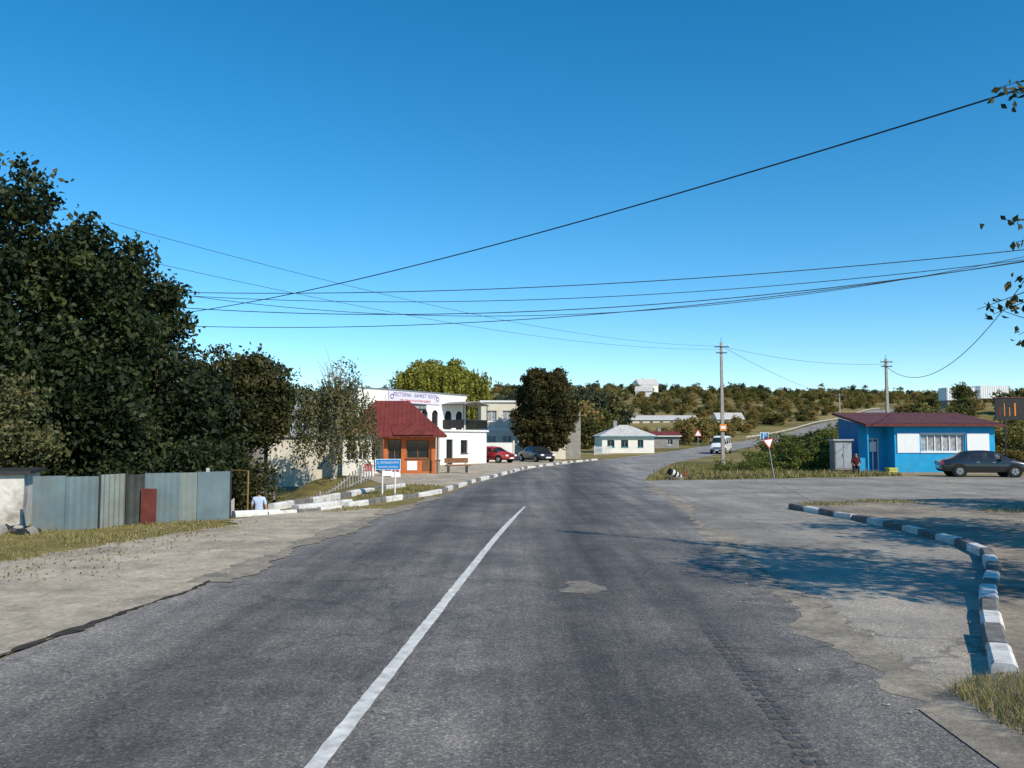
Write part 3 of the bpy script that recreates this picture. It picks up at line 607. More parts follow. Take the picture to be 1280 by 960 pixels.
mb.poly([(0,0,-.3),(0,0,3.1),(0,6,3.1),(0,6,-.3)],'cream'); mb.box(-.15,5.15,-.15,6,3.103,3.22,'greyw'); mb.box(.01,5.0,-.03,-.002,-.3,.25,'greyw')
mb.cyl((-.15,.3,0),(-.15,.3,4.6),.06,.06,'dark'); mb.box(-1.6,-.25,.4,5,-.3,4.2,'greyw'); mb.box(-1.75,-.1,.3,5.2,4.203,4.32,'dark')
mb.obj('walls',e)
e=empty('red_roofed_shop',(-9.55,50.5,0),math.radians(6)); mb=MB()
mb.wall(1.9,5.0,0,2.35,0,[(2.15,2.95,.03,2.05),(3.25,4.6,.9,2.0)],'orange',frame='door')
mb.T=Matrix.Translation((5.0,0,0))@Matrix.Rotation(math.pi/2,4,'Z'); mb.wall(0,5.2,0,2.35,0,[(1,2,.9,2.),(3,4,.9,2)],'white'); mb.T=Matrix()
mb.poly([(0,5.2,0),(0,5.2,2.35),(5,5.2,2.35),(5,5.2,0)],'white'); mb.poly([(0,.8,0),(0,.8,2.35),(0,5.2,2.35),(0,5.2,0)],'white')
mb.wall(0,1.9,0,2.35,.4,[(.25,.95,.9,1.9),(1.1,1.7,.05,2.0)],'white'); mb.poly([(1.9,0,0),(1.9,.4,0),(1.9,.4,2.35),(1.9,0,2.35)],'orange')
mb.box(3.3,3.9,-.02,.0,.2,.75,'signwhite'); mb.box(2.2,2.9,-.1,-.04,2.08,2.3,'sorange'); mb.box(4.2,4.8,-.02,-.0,.15,.8,'door')
mb.cyl((1.9,-.55,0),(1.9,-.55,2.3),.05,.05,'door'); mb.cyl((5.1,-.55,0),(5.1,-.55,2.3),.05,.05,'door')
mb.obj('walls',e)
mb=MB(); E=[(-.75,-.7,2.28),(5.65,-.7,2.28),(5.65,5.6,2.28),(-.75,5.6,2.28)]; R1=(1.3,2.3,4.45); R2=(3.35,2.3,4.45)
mb.poly([E[0],E[1],R2,R1],'redroof'); mb.poly([E[1],E[2],R2],'redroof'); mb.poly([E[2],E[3],R1,R2],'redroof'); mb.poly([E[3],E[0],R1],'redroof'); mb.poly([tuple(Vector(p)-Vector((0,0,.06))) for p in reversed(E)],'door')
for a,b in zip(E,E[1:]+E[:1]): mb.poly([tuple(Vector(a)-Vector((0,0,.12))),tuple(Vector(b)-Vector((0,0,.12))),b,a],'rust')
for i in range(1,24):
    t=i/24; a=Vector(E[0]).lerp(Vector(E[1]),t); x=a.x
    zt=1.0 if R1[0]<x<R2[0] else ((x-E[0][0])/(R1[0]-E[0][0]) if x<=R1[0] else (E[1][0]-x)/(E[1][0]-R2[0]))
    b=Vector((x,-.7+3.0*zt,2.28+2.17*zt)); mb.cyl(a+Vector((0,0,.01)),b+Vector((0,0,.01)),.015,.015,'rust',4)
mb.poly([(2.5,-.78,2.3),(4.9,-.78,2.3),(3.7,-.74,2.95)],'redroof'); mb.poly([(2.5,-.78,2.3),(3.7,-.74,2.95),(3.7,.3,3.05),(2.3,.0,2.82)],'redroof'); mb.poly([(4.9,-.78,2.3),(5.0,.0,2.6),(3.7,.3,3.05),(3.7,-.74,2.95)],'redroof')
mb.obj('roof',e)
e=empty('white_kiosk',(-9.6,48.2,0),math.radians(4)); mb=MB(); mb.wall(0,1.5,0,2.2,0,[(.15,.7,.85,1.75),(.85,1.35,.85,1.75)],'white'); mb.T=Matrix.Translation((1.5,0,0))@Matrix.Rotation(math.pi/2,4,'Z'); mb.wall(0,1.6,0,2.2,0,[(.3,1.2,.85,1.75)],'white'); mb.T=Matrix(); mb.box(-.15,1.65,-.2,1.7,2.203,2.32,'greyw'); mb.poly([(0,0,0),(0,0,2.2),(0,1.6,2.2),(0,1.6,0)],'white'); mb.obj('walls',e)
def board(name,x,y,k,w=.6,h=.9,k2='signred'):
    e=empty(name,(x,y,gz(x,y)),math.radians(8)); mb=MB(); mb.add([(-w/2,-.2,0),(w/2,-.2,0),(w/2,0,h),(-w/2,0,h)],[(0,1,2,3)],k); mb.add([(-w/2,.2,0),(w/2,.2,0),(w/2,.01,h),(-w/2,.01,h)],[(1,0,3,2)],k)
    mb.add([(-w*.35,-.16,.3),(w*.35,-.16,.3),(w*.35,-.08,h*.75),(-w*.35,-.08,h*.75)],[(0,1,2,3)],k2); mb.obj('panel',e)
board('sandwich_board',-7.9,46.8,'signwhite'); board('sandwich_board',-6.9,47.6,'signwhite',k2='dark'); board('sandwich_board',-6.3,46.2,'signwhite',.5,.8,'signred')
e=empty('street_bench',(-3.3,52,0),math.radians(30)); mb=MB(); mb.box(-.8,.8,-.2,.2,.42,.48,'door'); mb.box(-.8,.8,.2,.25,.6,.9,'door')
for x in (-.65,.6): mb.box(x,x+.08,-.18,.2,0,.418,'greyw'); mb.box(x,x+.06,.2,.24,.48,.6,'greyw')
mb.obj('seat',e)
e=empty('litter_bin',(-4.6,51.6,0)); mb=MB(); mb.cyl((0,0,0),(0,0,.75),.2,.26,'greyw',12); mb.cyl((0,0,.75),(0,0,.8),.28,.28,'dark',12); mb.obj('bin',e)
e=empty('two_storey_building',(-3.2,88,0),math.radians(4)); mb=MB()
op=[(x,x+1.0,z,z+1.15) for x in (.6,2.2,3.8,5.6,7.2) for z in (1.3,3.9)]
mb.wall(0,8.8,-.3,5.9,0,op,'cream',glass='curtain'); mb.box(-.15,8.95,-.15,.02,5.903,6.1,'frame'); mb.poly([(0,0,5.9),(8.8,0,5.9),(8.8,9,5.9),(0,9,5.9)],'slate')
mb.poly([(8.8,0,-.3),(8.8,9,-.3),(8.8,9,5.9),(8.8,0,5.9)],'beige'); mb.box(8.81,10.7,2,9,-.3,5.6,'greyw'); mb.poly([(0,0,-.3),(0,9,-.3),(0,9,5.9),(0,0,5.9)],'cream')  # grey of the right-hand end block stands in for shade on the gable
mb.box(0,8.7,-.04,-.002,3.0,3.2,'frame')
mb.obj('walls',e)
e=empty('white_gate',(-2.9,80.5,0),math.radians(4)); mb=MB(); mb.box(0,3.0,0,.12,0,1.75,'white'); mb.box(-.12,0,-.05,.2,0,1.95,'cream'); mb.box(3,3.15,-.05,.2,0,1.95,'cream')
mb.poly([(.5,-.006,.7),(1.5,-.006,.7),(1.0,-.006,1.5)],'green'); mb.poly([(.75,-.012,.85),(1.25,-.012,.85),(1.0,-.012,1.2)],'lime'); mb.obj('panel',e)
def house(name,loc,rz,W,Dp,hw,hr,wk,rk,ops,hip=True,trim='frame'):
    e=empty(name,loc,rz); mb=MB(); mb.wall(0,W,-.5,hw,0,ops,wk,frame=trim,mull=1)
    mb.poly([(0,0,-.5),(0,Dp,-.5),(0,Dp,hw),(0,0,hw)],wk); mb.poly([(W,0,-.5),(W,Dp,-.5),(W,Dp,hw),(W,0,hw)],wk); mb.poly([(0,Dp,-.5),(W,Dp,-.5),(W,Dp,hw),(0,Dp,hw)],wk)
    o=.4; E=[(-o,-o,hw),(W+o,-o,hw),(W+o,Dp+o,hw),(-o,Dp+o,hw)]; i=Dp*.5 if hip else 0
    a=(min(i,W*.45),Dp/2,hr);b=(max(W-i,W*.55),Dp/2,hr)
    if not hip: a=(-o,Dp/2,hr);b=(W+o,Dp/2,hr)
    mb.poly([E[0],E[1],b,a],rk); mb.poly([E[2],E[3],a,b],rk); mb.poly([E[1],E[2],b],rk if hip else wk); mb.poly([E[3],E[0],a],rk if hip else wk)
    mb.box(-o,W+o,-o-.03,-o+.03,hw-.15,hw-.003,trim); mb.box(W*.3,W*.3+.5,Dp*.5,Dp*.5+.5,hr-.5,hr+.6,'brickg')
    mb.obj('walls_and_roof',e); return e
M['teal']=mat('teal_trim',(.06,.25,.3))
house('white_cottage',(12.3,116,gz(15,116)),math.radians(4),7.2,6,2.35,3.9,'white','slate',[(.7,1.7,.8,1.8),(2.6,3.6,.8,1.8),(4.9,5.7,.8,1.8)],trim='teal')
house('red_roofed_shed',(22.4,136,gz(24,136)),0,4.3,4,2.0,2.7,'greyw','redroof',[(2.5,3.3,.5,1.4)],hip=False)
house('long_farm_building',(29.5,250,gz(42,250)-1.6),0,25,8,2.6,3.9,'cream','slate',[(x,x+1,1,2) for x in range(2,23,3)],hip=False)
house('hillside_house',(57,235,gz(60,235)-.8),0,7,6,2.6,4.4,'cream','slate',[(1,2,1,2),(4,5,1,2)],hip=False)
house('hillside_house',(81,540,gz(86,540)),.2,13,9,5,9,'white','slate',[(2,4,1,3),(8,10,1,3)],hip=False)
house('hillside_house',(70,480,gz(72,480)),-.2,9,8,3,6,'white','slate',[(2,4,1,2.5)],hip=False)
for X,Y in ((57.5,112),(62.5,113)):
    e=empty('storage_container',(X,Y,gz(X,Y)+.9)); mb=MB(); corr(mb,(0,0),(3.8,0),0,1.7,'frame',.15,.06); mb.box(0,3.8,.05,2.2,0,1.7,'frame'); mb.box(.2,.4,.2,2,-1.4,0,'greyw'); mb.box(3.4,3.6,.2,2,-1.4,0,'greyw'); mb.obj('body',e)
# ---------------------------------------------------------------- blue kiosk
e=empty('blue_kiosk',(20.9,50,0),0); mb=MB()
mb.wall(1.6,7.5,.12,2.85,0,[(3.15,5.75,1.3,2.35)],'blue',glass='curtain',mull=5)
mb.wall(0,1.6,.12,3.0,1.3,[(.55,1.25,.14,2.1)],'blue',frame='frame',glass='blued'); mb.poly([(1.6,0,.12),(1.6,1.3,.12),(1.6,1.3,3.0),(1.6,0,2.85)],'blue')
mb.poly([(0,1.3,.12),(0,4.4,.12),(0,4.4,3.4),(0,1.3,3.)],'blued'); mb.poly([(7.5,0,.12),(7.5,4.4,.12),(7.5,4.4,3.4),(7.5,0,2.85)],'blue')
mb.box(-.1,7.6,-.1,4.5,-.05,.118,'greyw')
mb.box(1.75,3.05,-.05,-.003,1.25,2.4,'signwhite'); mb.box(5.85,7.15,-.05,-.003,1.25,2.4,'signwhite')
mb.box(3.1,5.8,-.03,-.002,2.36,2.42,'frame')
mb.box(.7,1.1,1.36,1.4,1.3,1.9,'frame')
mb.box(0,.08,0,.08,.12,2.9,'blue')
mb.box(.5,1.3,-.5,.0,-.02,.1,'greyw')
mb.obj('walls',e)
mb=MB()
zf,zb=2.93,3.75
vs=[];n=52
for i in range(n+1):
    x=-.25+8.1*i/n; o=.03*(i%2); vs+=[(x,-.45,zf+o),(x,4.8,zb+o)]
mb.add(vs,[(2*i,2*i+2,2*i+3,2*i+1) for i in range(n)],'brroof')
mb.add([(-.25,-.46,zf-.13),(7.85,-.46,zf-.13),(7.85,-.46,zf),(-.25,-.46,zf),(-.25,4.8,zb),(-.25,4.8,zb-.13),(7.85,4.8,zb),(7.85,4.8,zb-.13)],[(0,1,2,3),(0,3,4,5),(1,7,6,2),(0,5,7,1)],'rust')
mb.obj('roof',e)
e=empty('electrical_cabinet',(19.5,50.2,0)); mb=MB(); mb.box(-.45,.55,0,.8,.25,1.95,'greyw'); mb.box(-.4,.03,-.02,-.001,.35,1.8,'steel'); mb.box(.07,.5,-.02,-.001,.35,1.8,'steel'); mb.box(-.55,.65,-.1,.9,1.953,2.05,'steel'); mb.box(-.45,.55,.1,.7,0,.248,'kg'); mb.box(-.02,.0,-.05,-.021,1.,1.2,'dark'); mb.obj('body',e)
e=empty('wooden_crate',(21.9,49.2,0),.3); mb=MB()
for z in (0,.15,.3): mb.box(-.3,.3,-.2,-.18,z,z+.1,'lime'); mb.box(-.3,.3,.18,.2,z,z+.1,'lime'); mb.box(-.3,-.28,-.18,.18,z,z+.1,'lime'); mb.box(.28,.3,-.18,.18,z,z+.1,'lime')
mb.box(-.27,.27,-.17,.17,.02,.36,'greyw'); mb.obj('slats',e)
e=empty('billboard',(34.2,60,gz(35,60)),math.radians(-6)); mb=MB(); mb.box(0,4.2,0,.1,3.4,4.95,'dark'); mb.box(.6,.7,.03,.12,-.5,3.4,'dark'); mb.box(3.2,3.3,.03,.12,-.5,3.4,'dark'); mb.box(-.05,4.25,-.03,.13,4.953,5.03,'brroof')
for i,x in enumerate(np.arange(.25,4,.34)): mb.box(x,x+(.05 if i%3 else .1),-.012,-.001,3.7,4.6 if i%2 else 4.3,'sorange' if i%4 else 'rust')
mb.obj('panel',e)
# ---------------------------------------------------------------- vehicles
import bmesh
def vehicle(name,loc,rz,pk,st,seg,wheels,wr,details):
    e=empty(name,loc,rz); mb=MB(); vs=[]
    for (x,zb,zl,zt,w,wt) in st:
        zm=zb+(zl-zb)*.55
        half=[(0,zb),(w*.88,zb),(w*.98,zb+.12),(w,zm),(w*.965,zl),(wt,zt-.05),(wt*.82,zt),(0,zt+.025)]
        vs+=[(x,-a,b) for a,b in half]+[(x,a,b) for a,b in reversed(half[1:-1])]
    m=14
    for i in range(len(st)-1):
        for j in range(m):
            jj=j if j<7 else 13-j
            k=pk
            if jj==4 and seg[i] in 'sw': k='glass'
            if jj>=5 and seg[i]=='w': k='glass'
            if jj==0: k='black'
            mb.add([vs[i*m+j],vs[(i+1)*m+j],vs[(i+1)*m+(j+1)%m],vs[i*m+(j+1)%m]],[(0,1,2,3)],k)
    mb.add([vs[j] for j in range(m)],[tuple(range(m))],pk); mb.add([vs[(len(st)-1)*m+j] for j in range(m)],[tuple(range(m-1,-1,-1))],pk)
    ob=mb.obj('body',e,smooth=True)
    bm=bmesh.new(); bm.from_mesh(ob.data); bmesh.ops.remove_doubles(bm,verts=bm.verts,dist=.0005); bmesh.ops.recalc_face_normals(bm,faces=bm.faces); bm.to_mesh(ob.data); bm.free()
    md=ob.modifiers.new('s','SUBSURF'); md.levels=1; md.render_levels=2
    w=max(s[4] for s in st); mb=MB()
    for x in wheels:
        for s in (-1,1):
            mb.cyl((x,s*(w-.03),wr+.03),(x,s*(w+.004),wr+.03),wr+.08,wr+.07,'black',20)  # black arch disc stands in for the shade of an uncut wheel well
            mb.cyl((x,s*(w-.2),wr),(x,s*(w+.03),wr),wr,wr,'black',20); mb.cyl((x,s*(w+.02),wr),(x,s*(w+.045),wr),wr*.62,wr*.56,'steel',12); mb.cyl((x,s*(w+.04),wr),(x,s*(w+.06),wr),wr*.15,wr*.12,'dark',8)
            for q in range(5):
                a=q*2*math.pi/5+.3; mb.cyl((x+wr*.36*math.cos(a),s*(w+.03),wr+wr*.36*math.sin(a)),(x+wr*.36*math.cos(a),s*(w+.052),wr+wr*.36*math.sin(a)),wr*.12,wr*.12,'dark',6)
    details(mb,w); mb.obj('wheels_and_trim',e); return e
sed=[(-2.2,.38,.72,.76,.7,.62),(-2.13,.26,.86,.92,.8,.7),(-1.5,.22,.92,.98,.85,.72),(-.98,.22,.93,1.36,.86,.62),(-.86,.22,.93,1.40,.86,.63),(-.12,.22,.93,1.43,.86,.64),(-.02,.22,.93,1.43,.86,.64),(.5,.22,.92,1.39,.86,.63),(.58,.22,.92,1.36,.86,.62),(1.2,.22,.90,.96,.85,.74),(2.0,.25,.76,.8,.8,.68),(2.18,.33,.6,.66,.7,.6)]
sseg='bbwbsbsbwbb'
def sdet(mb,w):
    for s in (-1,1):
        mb.box(2.06,2.17,s*.6-.16,s*.6+.16,.58,.72,'lamp'); mb.box(-2.19,-2.1,s*.6-.15,s*.6+.15,.66,.84,'tail'); mb.box(.62,.8,s*(w+.08)-.07,s*(w+.08)+.07,.95,1.07,'dark')
    mb.box(2.14,2.2,-.38,.38,.56,.7,'dark'); mb.box(2.17,2.22,-.26,.26,.36,.47,'signwhite'); mb.box(-2.24,-2.19,-.26,.26,.5,.61,'signwhite'); mb.box(1.9,2.2,-.72,.72,.28,.36,'black')
    for s in (-1,1): mb.box(-1.7,1.5,s*w-.01,s*w+.012,.5,.54,'black'); mb.box(-.5,-.35,s*w-.0,s*w+.02,.78,.81,'chrome'); mb.box(.3,.45,s*w-.0,s*w+.02,.78,.81,'chrome')
M['pblack']=paint('car_paint_black',(.012,.013,.016)); M['pred']=paint('car_paint_red',(.42,.02,.02)); M['pdark']=paint('car_paint_dark',(.02,.022,.03)); M['pwhite']=paint('van_paint_white',(.78,.79,.8))
vehicle('parked_sedan',(25.6,46.4,.012),math.radians(-12),'pblack',sed,sseg,(-1.35,1.35),.31,sdet)
vehicle('parked_hatchback',(-1.75,75.5,.01),math.radians(-38),'pred',sed,sseg,(-1.35,1.35),.3,sdet)
vehicle('parked_car',(2.25,78.5,.01),math.radians(-62),'pdark',sed,sseg,(-1.35,1.35),.31,sdet)
van=[(-2.6,.4,1.3,2.2,.9,.8),(-2.5,.3,1.3,2.3,.96,.84),(-1.6,.3,1.3,2.36,.98,.86),(-1.5,.3,1.3,2.36,.98,.86),(-.3,.3,1.3,2.36,.98,.86),(-.2,.3,1.3,2.36,.98,.86),(.9,.3,1.3,2.32,.98,.84),(1.0,.3,1.28,2.26,.98,.83),(1.75,.3,1.22,1.28,.96,.86),(2.35,.32,.95,1.02,.9,.78),(2.5,.4,.8,.88,.8,.7)]
def vdet(mb,w):
    for s in (-1,1): mb.box(2.35,2.5,s*.68-.16,s*.68+.16,.74,.92,'lamp'); mb.box(1.15,1.3,s*(w+.13)-.1,s*(w+.13)+.1,1.3,1.6,'dark'); mb.box(-2.64,-2.55,s*.8-.07,s*.8+.07,.8,1.2,'tail')
    mb.box(2.4,2.54,-.48,.48,.7,.84,'dark'); mb.box(2.3,2.58,-.85,.85,.36,.55,'dark'); mb.box(2.585,2.6,-.26,.26,.4,.51,'signwhite')
vx,vy=27.9,113.5
vehicle('white_van',(vx,vy,gz(vx,vy)+.06),math.radians(-116),'pwhite',van,'bsbsbsbwbb',(-1.6,1.65),.34,vdet)
# ---------------------------------------------------------------- poles
def pole(name,x,y,h,arms):
    g=gz(x,y); e=empty(name,(x,y,g),random.uniform(-.1,.1)); mb=MB(); mb.add([(-.15,-.15,-.3),(.15,-.15,-.3),(.15,.15,-.3),(-.15,.15,-.3),(-.085,-.085,h),(.085,-.085,h),(.085,.085,h),(-.085,.085,h)],[(0,1,5,4),(1,2,6,5),(2,3,7,6),(3,0,4,7),(4,5,6,7)],'pole')
    for z,w in arms:
        mb.box(-w,w,-.14,-.09,z-.04,z+.04,'dark')
        for s in (-1,-.5,.5,1): mb.cyl((s*w*.93,-.1,z+.04),(s*w*.93,-.1,z+.2),.012,.012,'dark',5); mb.cyl((s*w*.93,-.1,z+.12),(s*w*.93,-.1,z+.24),.045,.03,'signwhite',6)
    mb.cyl((0,0,h),(0,0,h+.35),.02,.02,'dark'); mb.obj('post',e); return e
e=pole('utility_pole',17.35,70,10.1,[(9.7,.6),(9.2,.45)])
mb=MB(); mb.box(-.28,.28,-.24,-.21,2.75,3.3,'sorange'); mb.box(-.2,.2,-.246,-.241,2.9,3.15,'signwhite'); mb.obj('orange_plate',e)
pole('utility_pole',33.2,75,8.7-gz(33.2,75)+.5,[(8.9-gz(33.2,75),.55),(8.5-gz(33.2,75),.5)])
pole('utility_pole',58,150,9,[(8.6,.6)])
pole('utility_pole',-27,45.5,10.2,[(9.9,.8)])
we=empty('overhead_wires',(0,0,0)); mb=MB()
def wire(p0,p1,sag,r=.016,n=40):
    pts=[]
    for i in range(n+1):
        t=i/n; pts.append((p0[0]+(p1[0]-p0[0])*t,p0[1]+(p1[1]-p0[1])*t,p0[2]+(p1[2]-p0[2])*t-4*sag*t*(1-t)))
    mb.tube(pts,[r]*(n+1),'wire',5)
def W(px,py,D): return (T(px,D),D,2+(550-py)*D/1060)
wire(W(180,396,42),W(1420,60,12.8),.62,.017)
wire(W(-60,352,46),W(1420,295,33),1.25,.02)
wire(W(-60,340,46.5),W(1420,305,33.3),1.9,.016)
wire(W(-20,358,45),W(1380,310,34),2.0,.02)
wire(W(120,402,44),W(1400,305,33),1.35,.018)
wire(W(150,355,40),W(1350,305,33.5),2.1,.014)
wire(W(130,275,27),W(903,432,70),1.0,.009)
wire(W(150,318,28),W(903,436,70),.9,.009)
wire(W(903,432,70),W(1104,455,75),.5,.012)
wire(W(903,432,70),(58,150,gz(58,150)+8.8),.8,.016)
wire(W(1106,455,75),W(1290,345,38),2.6,.02)
wire(W(1235,378,34),W(1330,410,20),.05,.012)
mb.obj('wires',we)
# ---------------------------------------------------------------- signs
def post(mb,x,h,r=.03,k='steel',z0=-.1): mb.cyl((x,0,z0),(x,0,h),r,r,k,8)
x,y=-4.45,30.6
e=empty('river_name_sign',(x,y,gz(x,y)),math.radians(5)); mb=MB(); post(mb,-.2,1.0,k='frame'); post(mb,.25,1.0,k='frame'); mb.box(-.45,.45,-.05,-.032,.93,1.32,'signwhite'); mb.box(-.43,.43,-.056,-.0505,.95,1.30,'signblue'); mb.obj('plate',e); text('р. ВІЛЬШАНКА',e,(0,-.06,1.19),.105,'signwhite'); text('БАСЕЙН ДНІПРА',e,(0,-.06,1.03),.082,'signwhite')
e=empty('yield_sign',(13.6,44.2,0),math.radians(8)); e.rotation_euler[1]=math.radians(-9); mb=MB(); post(mb,0,2.1)
def tri(mb,z,s,yy,k,up=False):
    f=1 if up else -1; mb.add([(-s,yy,z-f*s*.58),(s,yy,z-f*s*.58),(0,yy,z+f*s*1.15),(-s,yy+.01,z-f*s*.58),(s,yy+.01,z-f*s*.58),(0,yy+.01,z+f*s*1.15)],[(0,1,2),(5,4,3),(0,3,4,1),(1,4,5,2),(2,5,3,0)],k)
tri(mb,1.9,.31,-.05,'signred'); tri(mb,1.9,.23,-.058,'signwhite'); mb.obj('plate',e)
e=empty('parking_sign',(19.6,66,gz(19.6,66))); mb=MB(); post(mb,0,2.4); mb.box(-.33,.33,-.06,-.04,1.95,2.6,'signwhite'); mb.box(-.29,.29,-.066,-.0605,1.99,2.56,'signblue'); mb.obj('plate',e); text('P',e,(0,-.07,2.28),.6,'signwhite')
e=empty('warning_sign',(T(872,112),112,gz(T(872,112),112))); mb=MB(); post(mb,0,2.9,.04); tri(mb,2.7,.55,-.05,'signred',True); tri(mb,2.68,.4,-.06,'signwhite',True); mb.obj('plate',e)
e=empty('road_marker_stone',(8.3,43.4,0),.5); mb=MB()
for i in range(6): 
    mb.T=Matrix.Translation((0,0,.26))@Matrix.Rotation(math.radians(25),4,'Y'); mb.cyl((-.4+.13*i,0,0),(-.4+.13*(i+1)-.004,0,0),.19-abs(i-2.5)*.015,.19-abs(i-1.5)*.015,'kw' if i%2 else 'black',14)
mb.T=Matrix(); mb.box(-.5,.5,-.25,.25,-.02,.12,'kg'); mb.cyl((.55,-.1,.0),(.55,-.1,.4),.05,.05,'signred'); mb.obj('marker',e)
e=empty('guard_rail',(0,0,0)); mb=MB()
pr=None
for i in range(len(Ls)):
    x,y=Ls[i]
    if 165<y<330 and i%2==0:
        x-=.6; g=gz(x,y)+.05; mb.box(x-.06,x+.06,y-.06,y+.06,g-.2,g+.75,'greyw')
        if pr: mb.add([(pr[0],pr[1],pr[2]+.5),(x,y,g+.5),(x,y,g+.75),(pr[0],pr[1],pr[2]+.75)],[(0,1,2,3)],'slate')
        pr=(x,y,g)
mb.obj('rail',e)
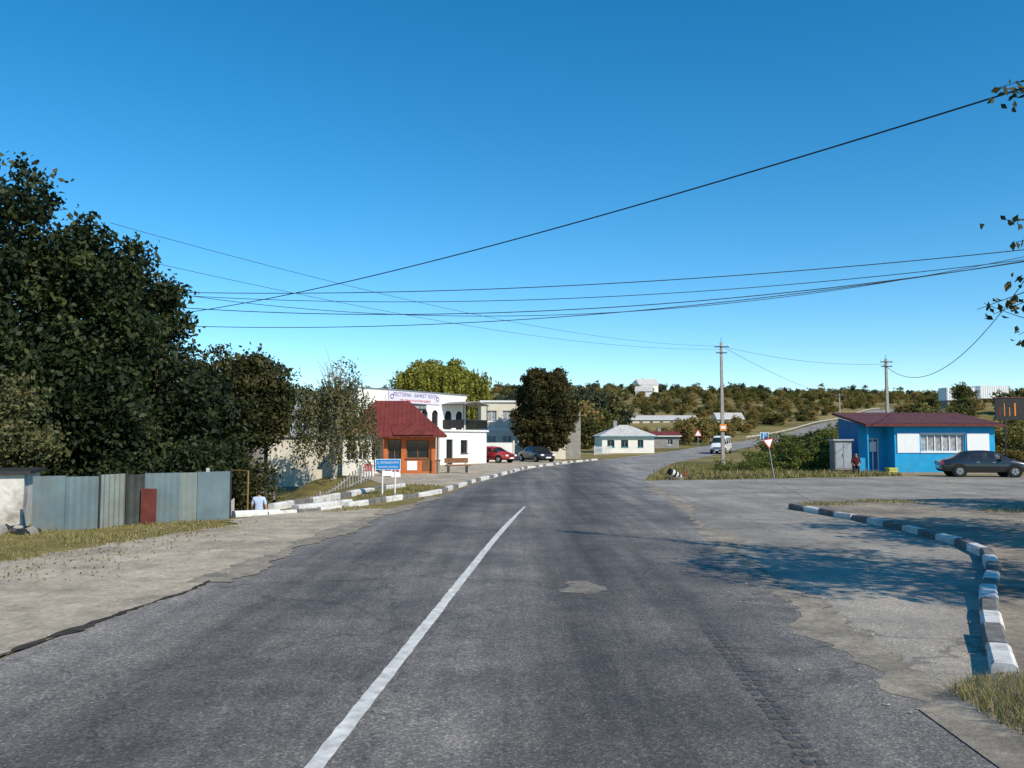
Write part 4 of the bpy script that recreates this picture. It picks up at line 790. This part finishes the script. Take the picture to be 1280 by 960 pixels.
# ---------------------------------------------------------------- people
def person(loc,rz,mats,sit=False):
    V=[];E=[];R=[]; dz=-.42 if sit else 0
    def v(p,r,par=None):
        V.append(p);R.append(r)
        if par is not None: E.append((par,len(V)-1))
        return len(V)-1
    ly=.06 if sit else 0
    pel=v((0,0,.93+dz),(.155,.11)); sp=v((0,ly*.5,1.12+dz),(.135,.1),pel); ch=v((0,.01+ly,1.32+dz),(.165,.11),sp); nk=v((0,ly*1.3,1.46+dz),(.055,.055),ch); h0=v((0,.01+ly*1.5,1.53+dz),(.07,.075),nk); h1=v((0,.02+ly*1.6,1.61+dz),(.085,.1),h0); v((0,.01+ly*1.6,1.68+dz),(.06,.07),h1)
    for s in (-1,1):
        f=.16*s
        if sit:
            hip=v((s*.1,.03,.50),(.095,.095),pel); kn=v((s*.13,.44,.50),(.062,.062),hip); an=v((s*.13,.46,.09),(.042,.042),kn); v((s*.14,.6,.04),(.04,.03),an)
            wp=Vector((s*.13,.34,.60)); el=Vector((s*.23,.1,.70))
        else:
            hip=v((s*.09,0,.88),(.095,.095),pel); kn=v((s*.1,f*.6+.03,.49),(.062,.062),hip); an=v((s*.1,f-.02,.09),(.042,.042),kn); v((s*.11,f+.13,.04),(.04,.03),an)
            wp=Vector((s*.26,-f+.06,.88)); el=Vector((s*.24,-f*.4-.03,1.12))
        sh=v((s*.18,ly,1.39+dz),(.062,.062),ch); e_=v(tuple(el),(.045,.045),sh); wr=v(tuple(wp),(.028,.028),e_)
        dd=(wp-el).normalized(); pa=v(tuple(wp+dd*.07),(.036,.022),wr); sd=Vector((0,1,0)) if not sit else Vector((1,0,0))
        for q,l in ((-.03,.06),(-.01,.075),(.01,.08),(.028,.068)):
            k0=wp+dd*.12+sd*q; k1=v(tuple(k0),(.009,.009),pa); k2=v(tuple(k0+dd*l*.5),(.0085,.0085),k1); v(tuple(k0+dd*l*.9+Vector((-s*.012,0,-.008))),(.007,.007),k2)
        t0=wp+dd*.05+sd*.045; t1=v(tuple(t0),(.01,.01),pa); v(tuple(t0+dd*.04+sd*.01),(.008,.008),t1)
    me=bpy.data.meshes.new('body'); me.from_pydata(V,E,[]); o=link(bpy.data.objects.new('tmp_body',me))
    md=o.modifiers.new('k','SKIN'); md.use_smooth_shade=True
    for i,r in enumerate(R): me.skin_vertices[0].data[i].radius=r
    me.skin_vertices[0].data[0].use_root=True
    s2=o.modifiers.new('s','SUBSURF'); s2.levels=2; s2.render_levels=2
    bpy.context.view_layer.update(); dg=bpy.context.evaluated_depsgraph_get(); m2=bpy.data.meshes.new_from_object(o.evaluated_get(dg)); bpy.data.objects.remove(o)
    for k in mats: m2.materials.append(M[k])
    for p in m2.polygons:
        c=p.center; p.use_smooth=True; z=c.z-dz
        if c.z<.1: i=4
        elif z>1.6 or (z>1.5 and c.y<.03+ly*1.5): i=3
        elif z>1.45: i=0
        elif (not sit and z<.96 and abs(c.x)<.21) or (sit and (c.z<.56)): i=2
        elif (not sit and abs(c.x)>.19 and z<1.2) or (sit and c.y>.22): i=0
        else: i=1
        p.material_index=i
    e=empty('pedestrian' if not sit else 'seated_person',loc,rz); b=link(bpy.data.objects.new('body',m2)); b.parent=e
    mb=MB(); mb.T=Matrix.Translation((0,ly*1.6,dz)); mb.cyl((0,.1,1.6),(0,.13,1.585),.015,.012,mats[0],6)
    for s in (-1,1): mb.cyl((s*.035,.105,1.625),(s*.035,.112,1.625),.012,.012,'signwhite',8); mb.cyl((s*.035,.11,1.625),(s*.035,.114,1.625),.006,.006,'black',8); mb.cyl((s*.083,.015,1.585),(s*.098,.01,1.6),.022,.018,mats[0],8)
    mb.box(-.025,.025,.098,.104,1.555,1.562,'tail'); mb.obj('face_details',e)
person((-8.95,30.2,gz(-8.95,30.2)+.0),math.radians(15),('skin','shirt','jeans','hair','dark'))
person((19.55,48.4,0.006),math.radians(160),('skin','redshirt','trousers','hair','dark'),sit=True)
e=empty('low_stool',(19.55,48.4,0.0),math.radians(160)); mb=MB(); mb.box(-.2,.2,-.17,.17,.37,.41,'door')
for a in (-.17,.13):
    for b in (-.14,.1): mb.box(a,a+.04,b,b+.04,0,.369,'door')
mb.obj('seat',e)
# ---------------------------------------------------------------- light, sky, camera
el=math.radians(38); az=(.68,-.733)
d=Vector((-az[0]*math.cos(el),-az[1]*math.cos(el),-math.sin(el)))
sl=bpy.data.lights.new('sun','SUN'); sl.energy=5.0; sl.angle=math.radians(.53); sl.color=(1,.915,.78); so=link(bpy.data.objects.new('sun',sl)); so.rotation_euler=d.to_track_quat('-Z','Y').to_euler(); so.location=(30,-20,40)
w=bpy.data.worlds.new('World'); sc.world=w; w.use_nodes=True; nt=w.node_tree; bg=nt.nodes['Background']
sk=nt.nodes.new('ShaderNodeTexSky'); sk.sky_type='NISHITA'; sk.sun_disc=False; sk.sun_elevation=el; sk.sun_rotation=math.atan2(az[0],az[1]); sk.air_density=1.; sk.dust_density=0.; sk.ozone_density=3.; sk.altitude=1200
hs=nt.nodes.new('ShaderNodeHueSaturation'); hs.inputs['Saturation'].default_value=1.36; hs.inputs['Hue'].default_value=.49; hs.inputs['Value'].default_value=1.12
nt.links.new(sk.outputs[0],hs.inputs['Color']); nt.links.new(hs.outputs[0],bg.inputs['Color']); bg.inputs['Strength'].default_value=.15
cam=bpy.data.cameras.new('camera'); cam.sensor_width=36; cam.lens=1060/1280*36; cam.clip_end=8000; cam.clip_start=.05
co=link(bpy.data.objects.new('camera',cam)); co.location=(0,0,2.0); co.rotation_euler=(math.radians(90)+math.atan(70/1060),0,0); sc.camera=co
sc.view_settings.view_transform='Standard'; sc.view_settings.look='None'; sc.view_settings.exposure=0
print('objects',len(bpy.data.objects))
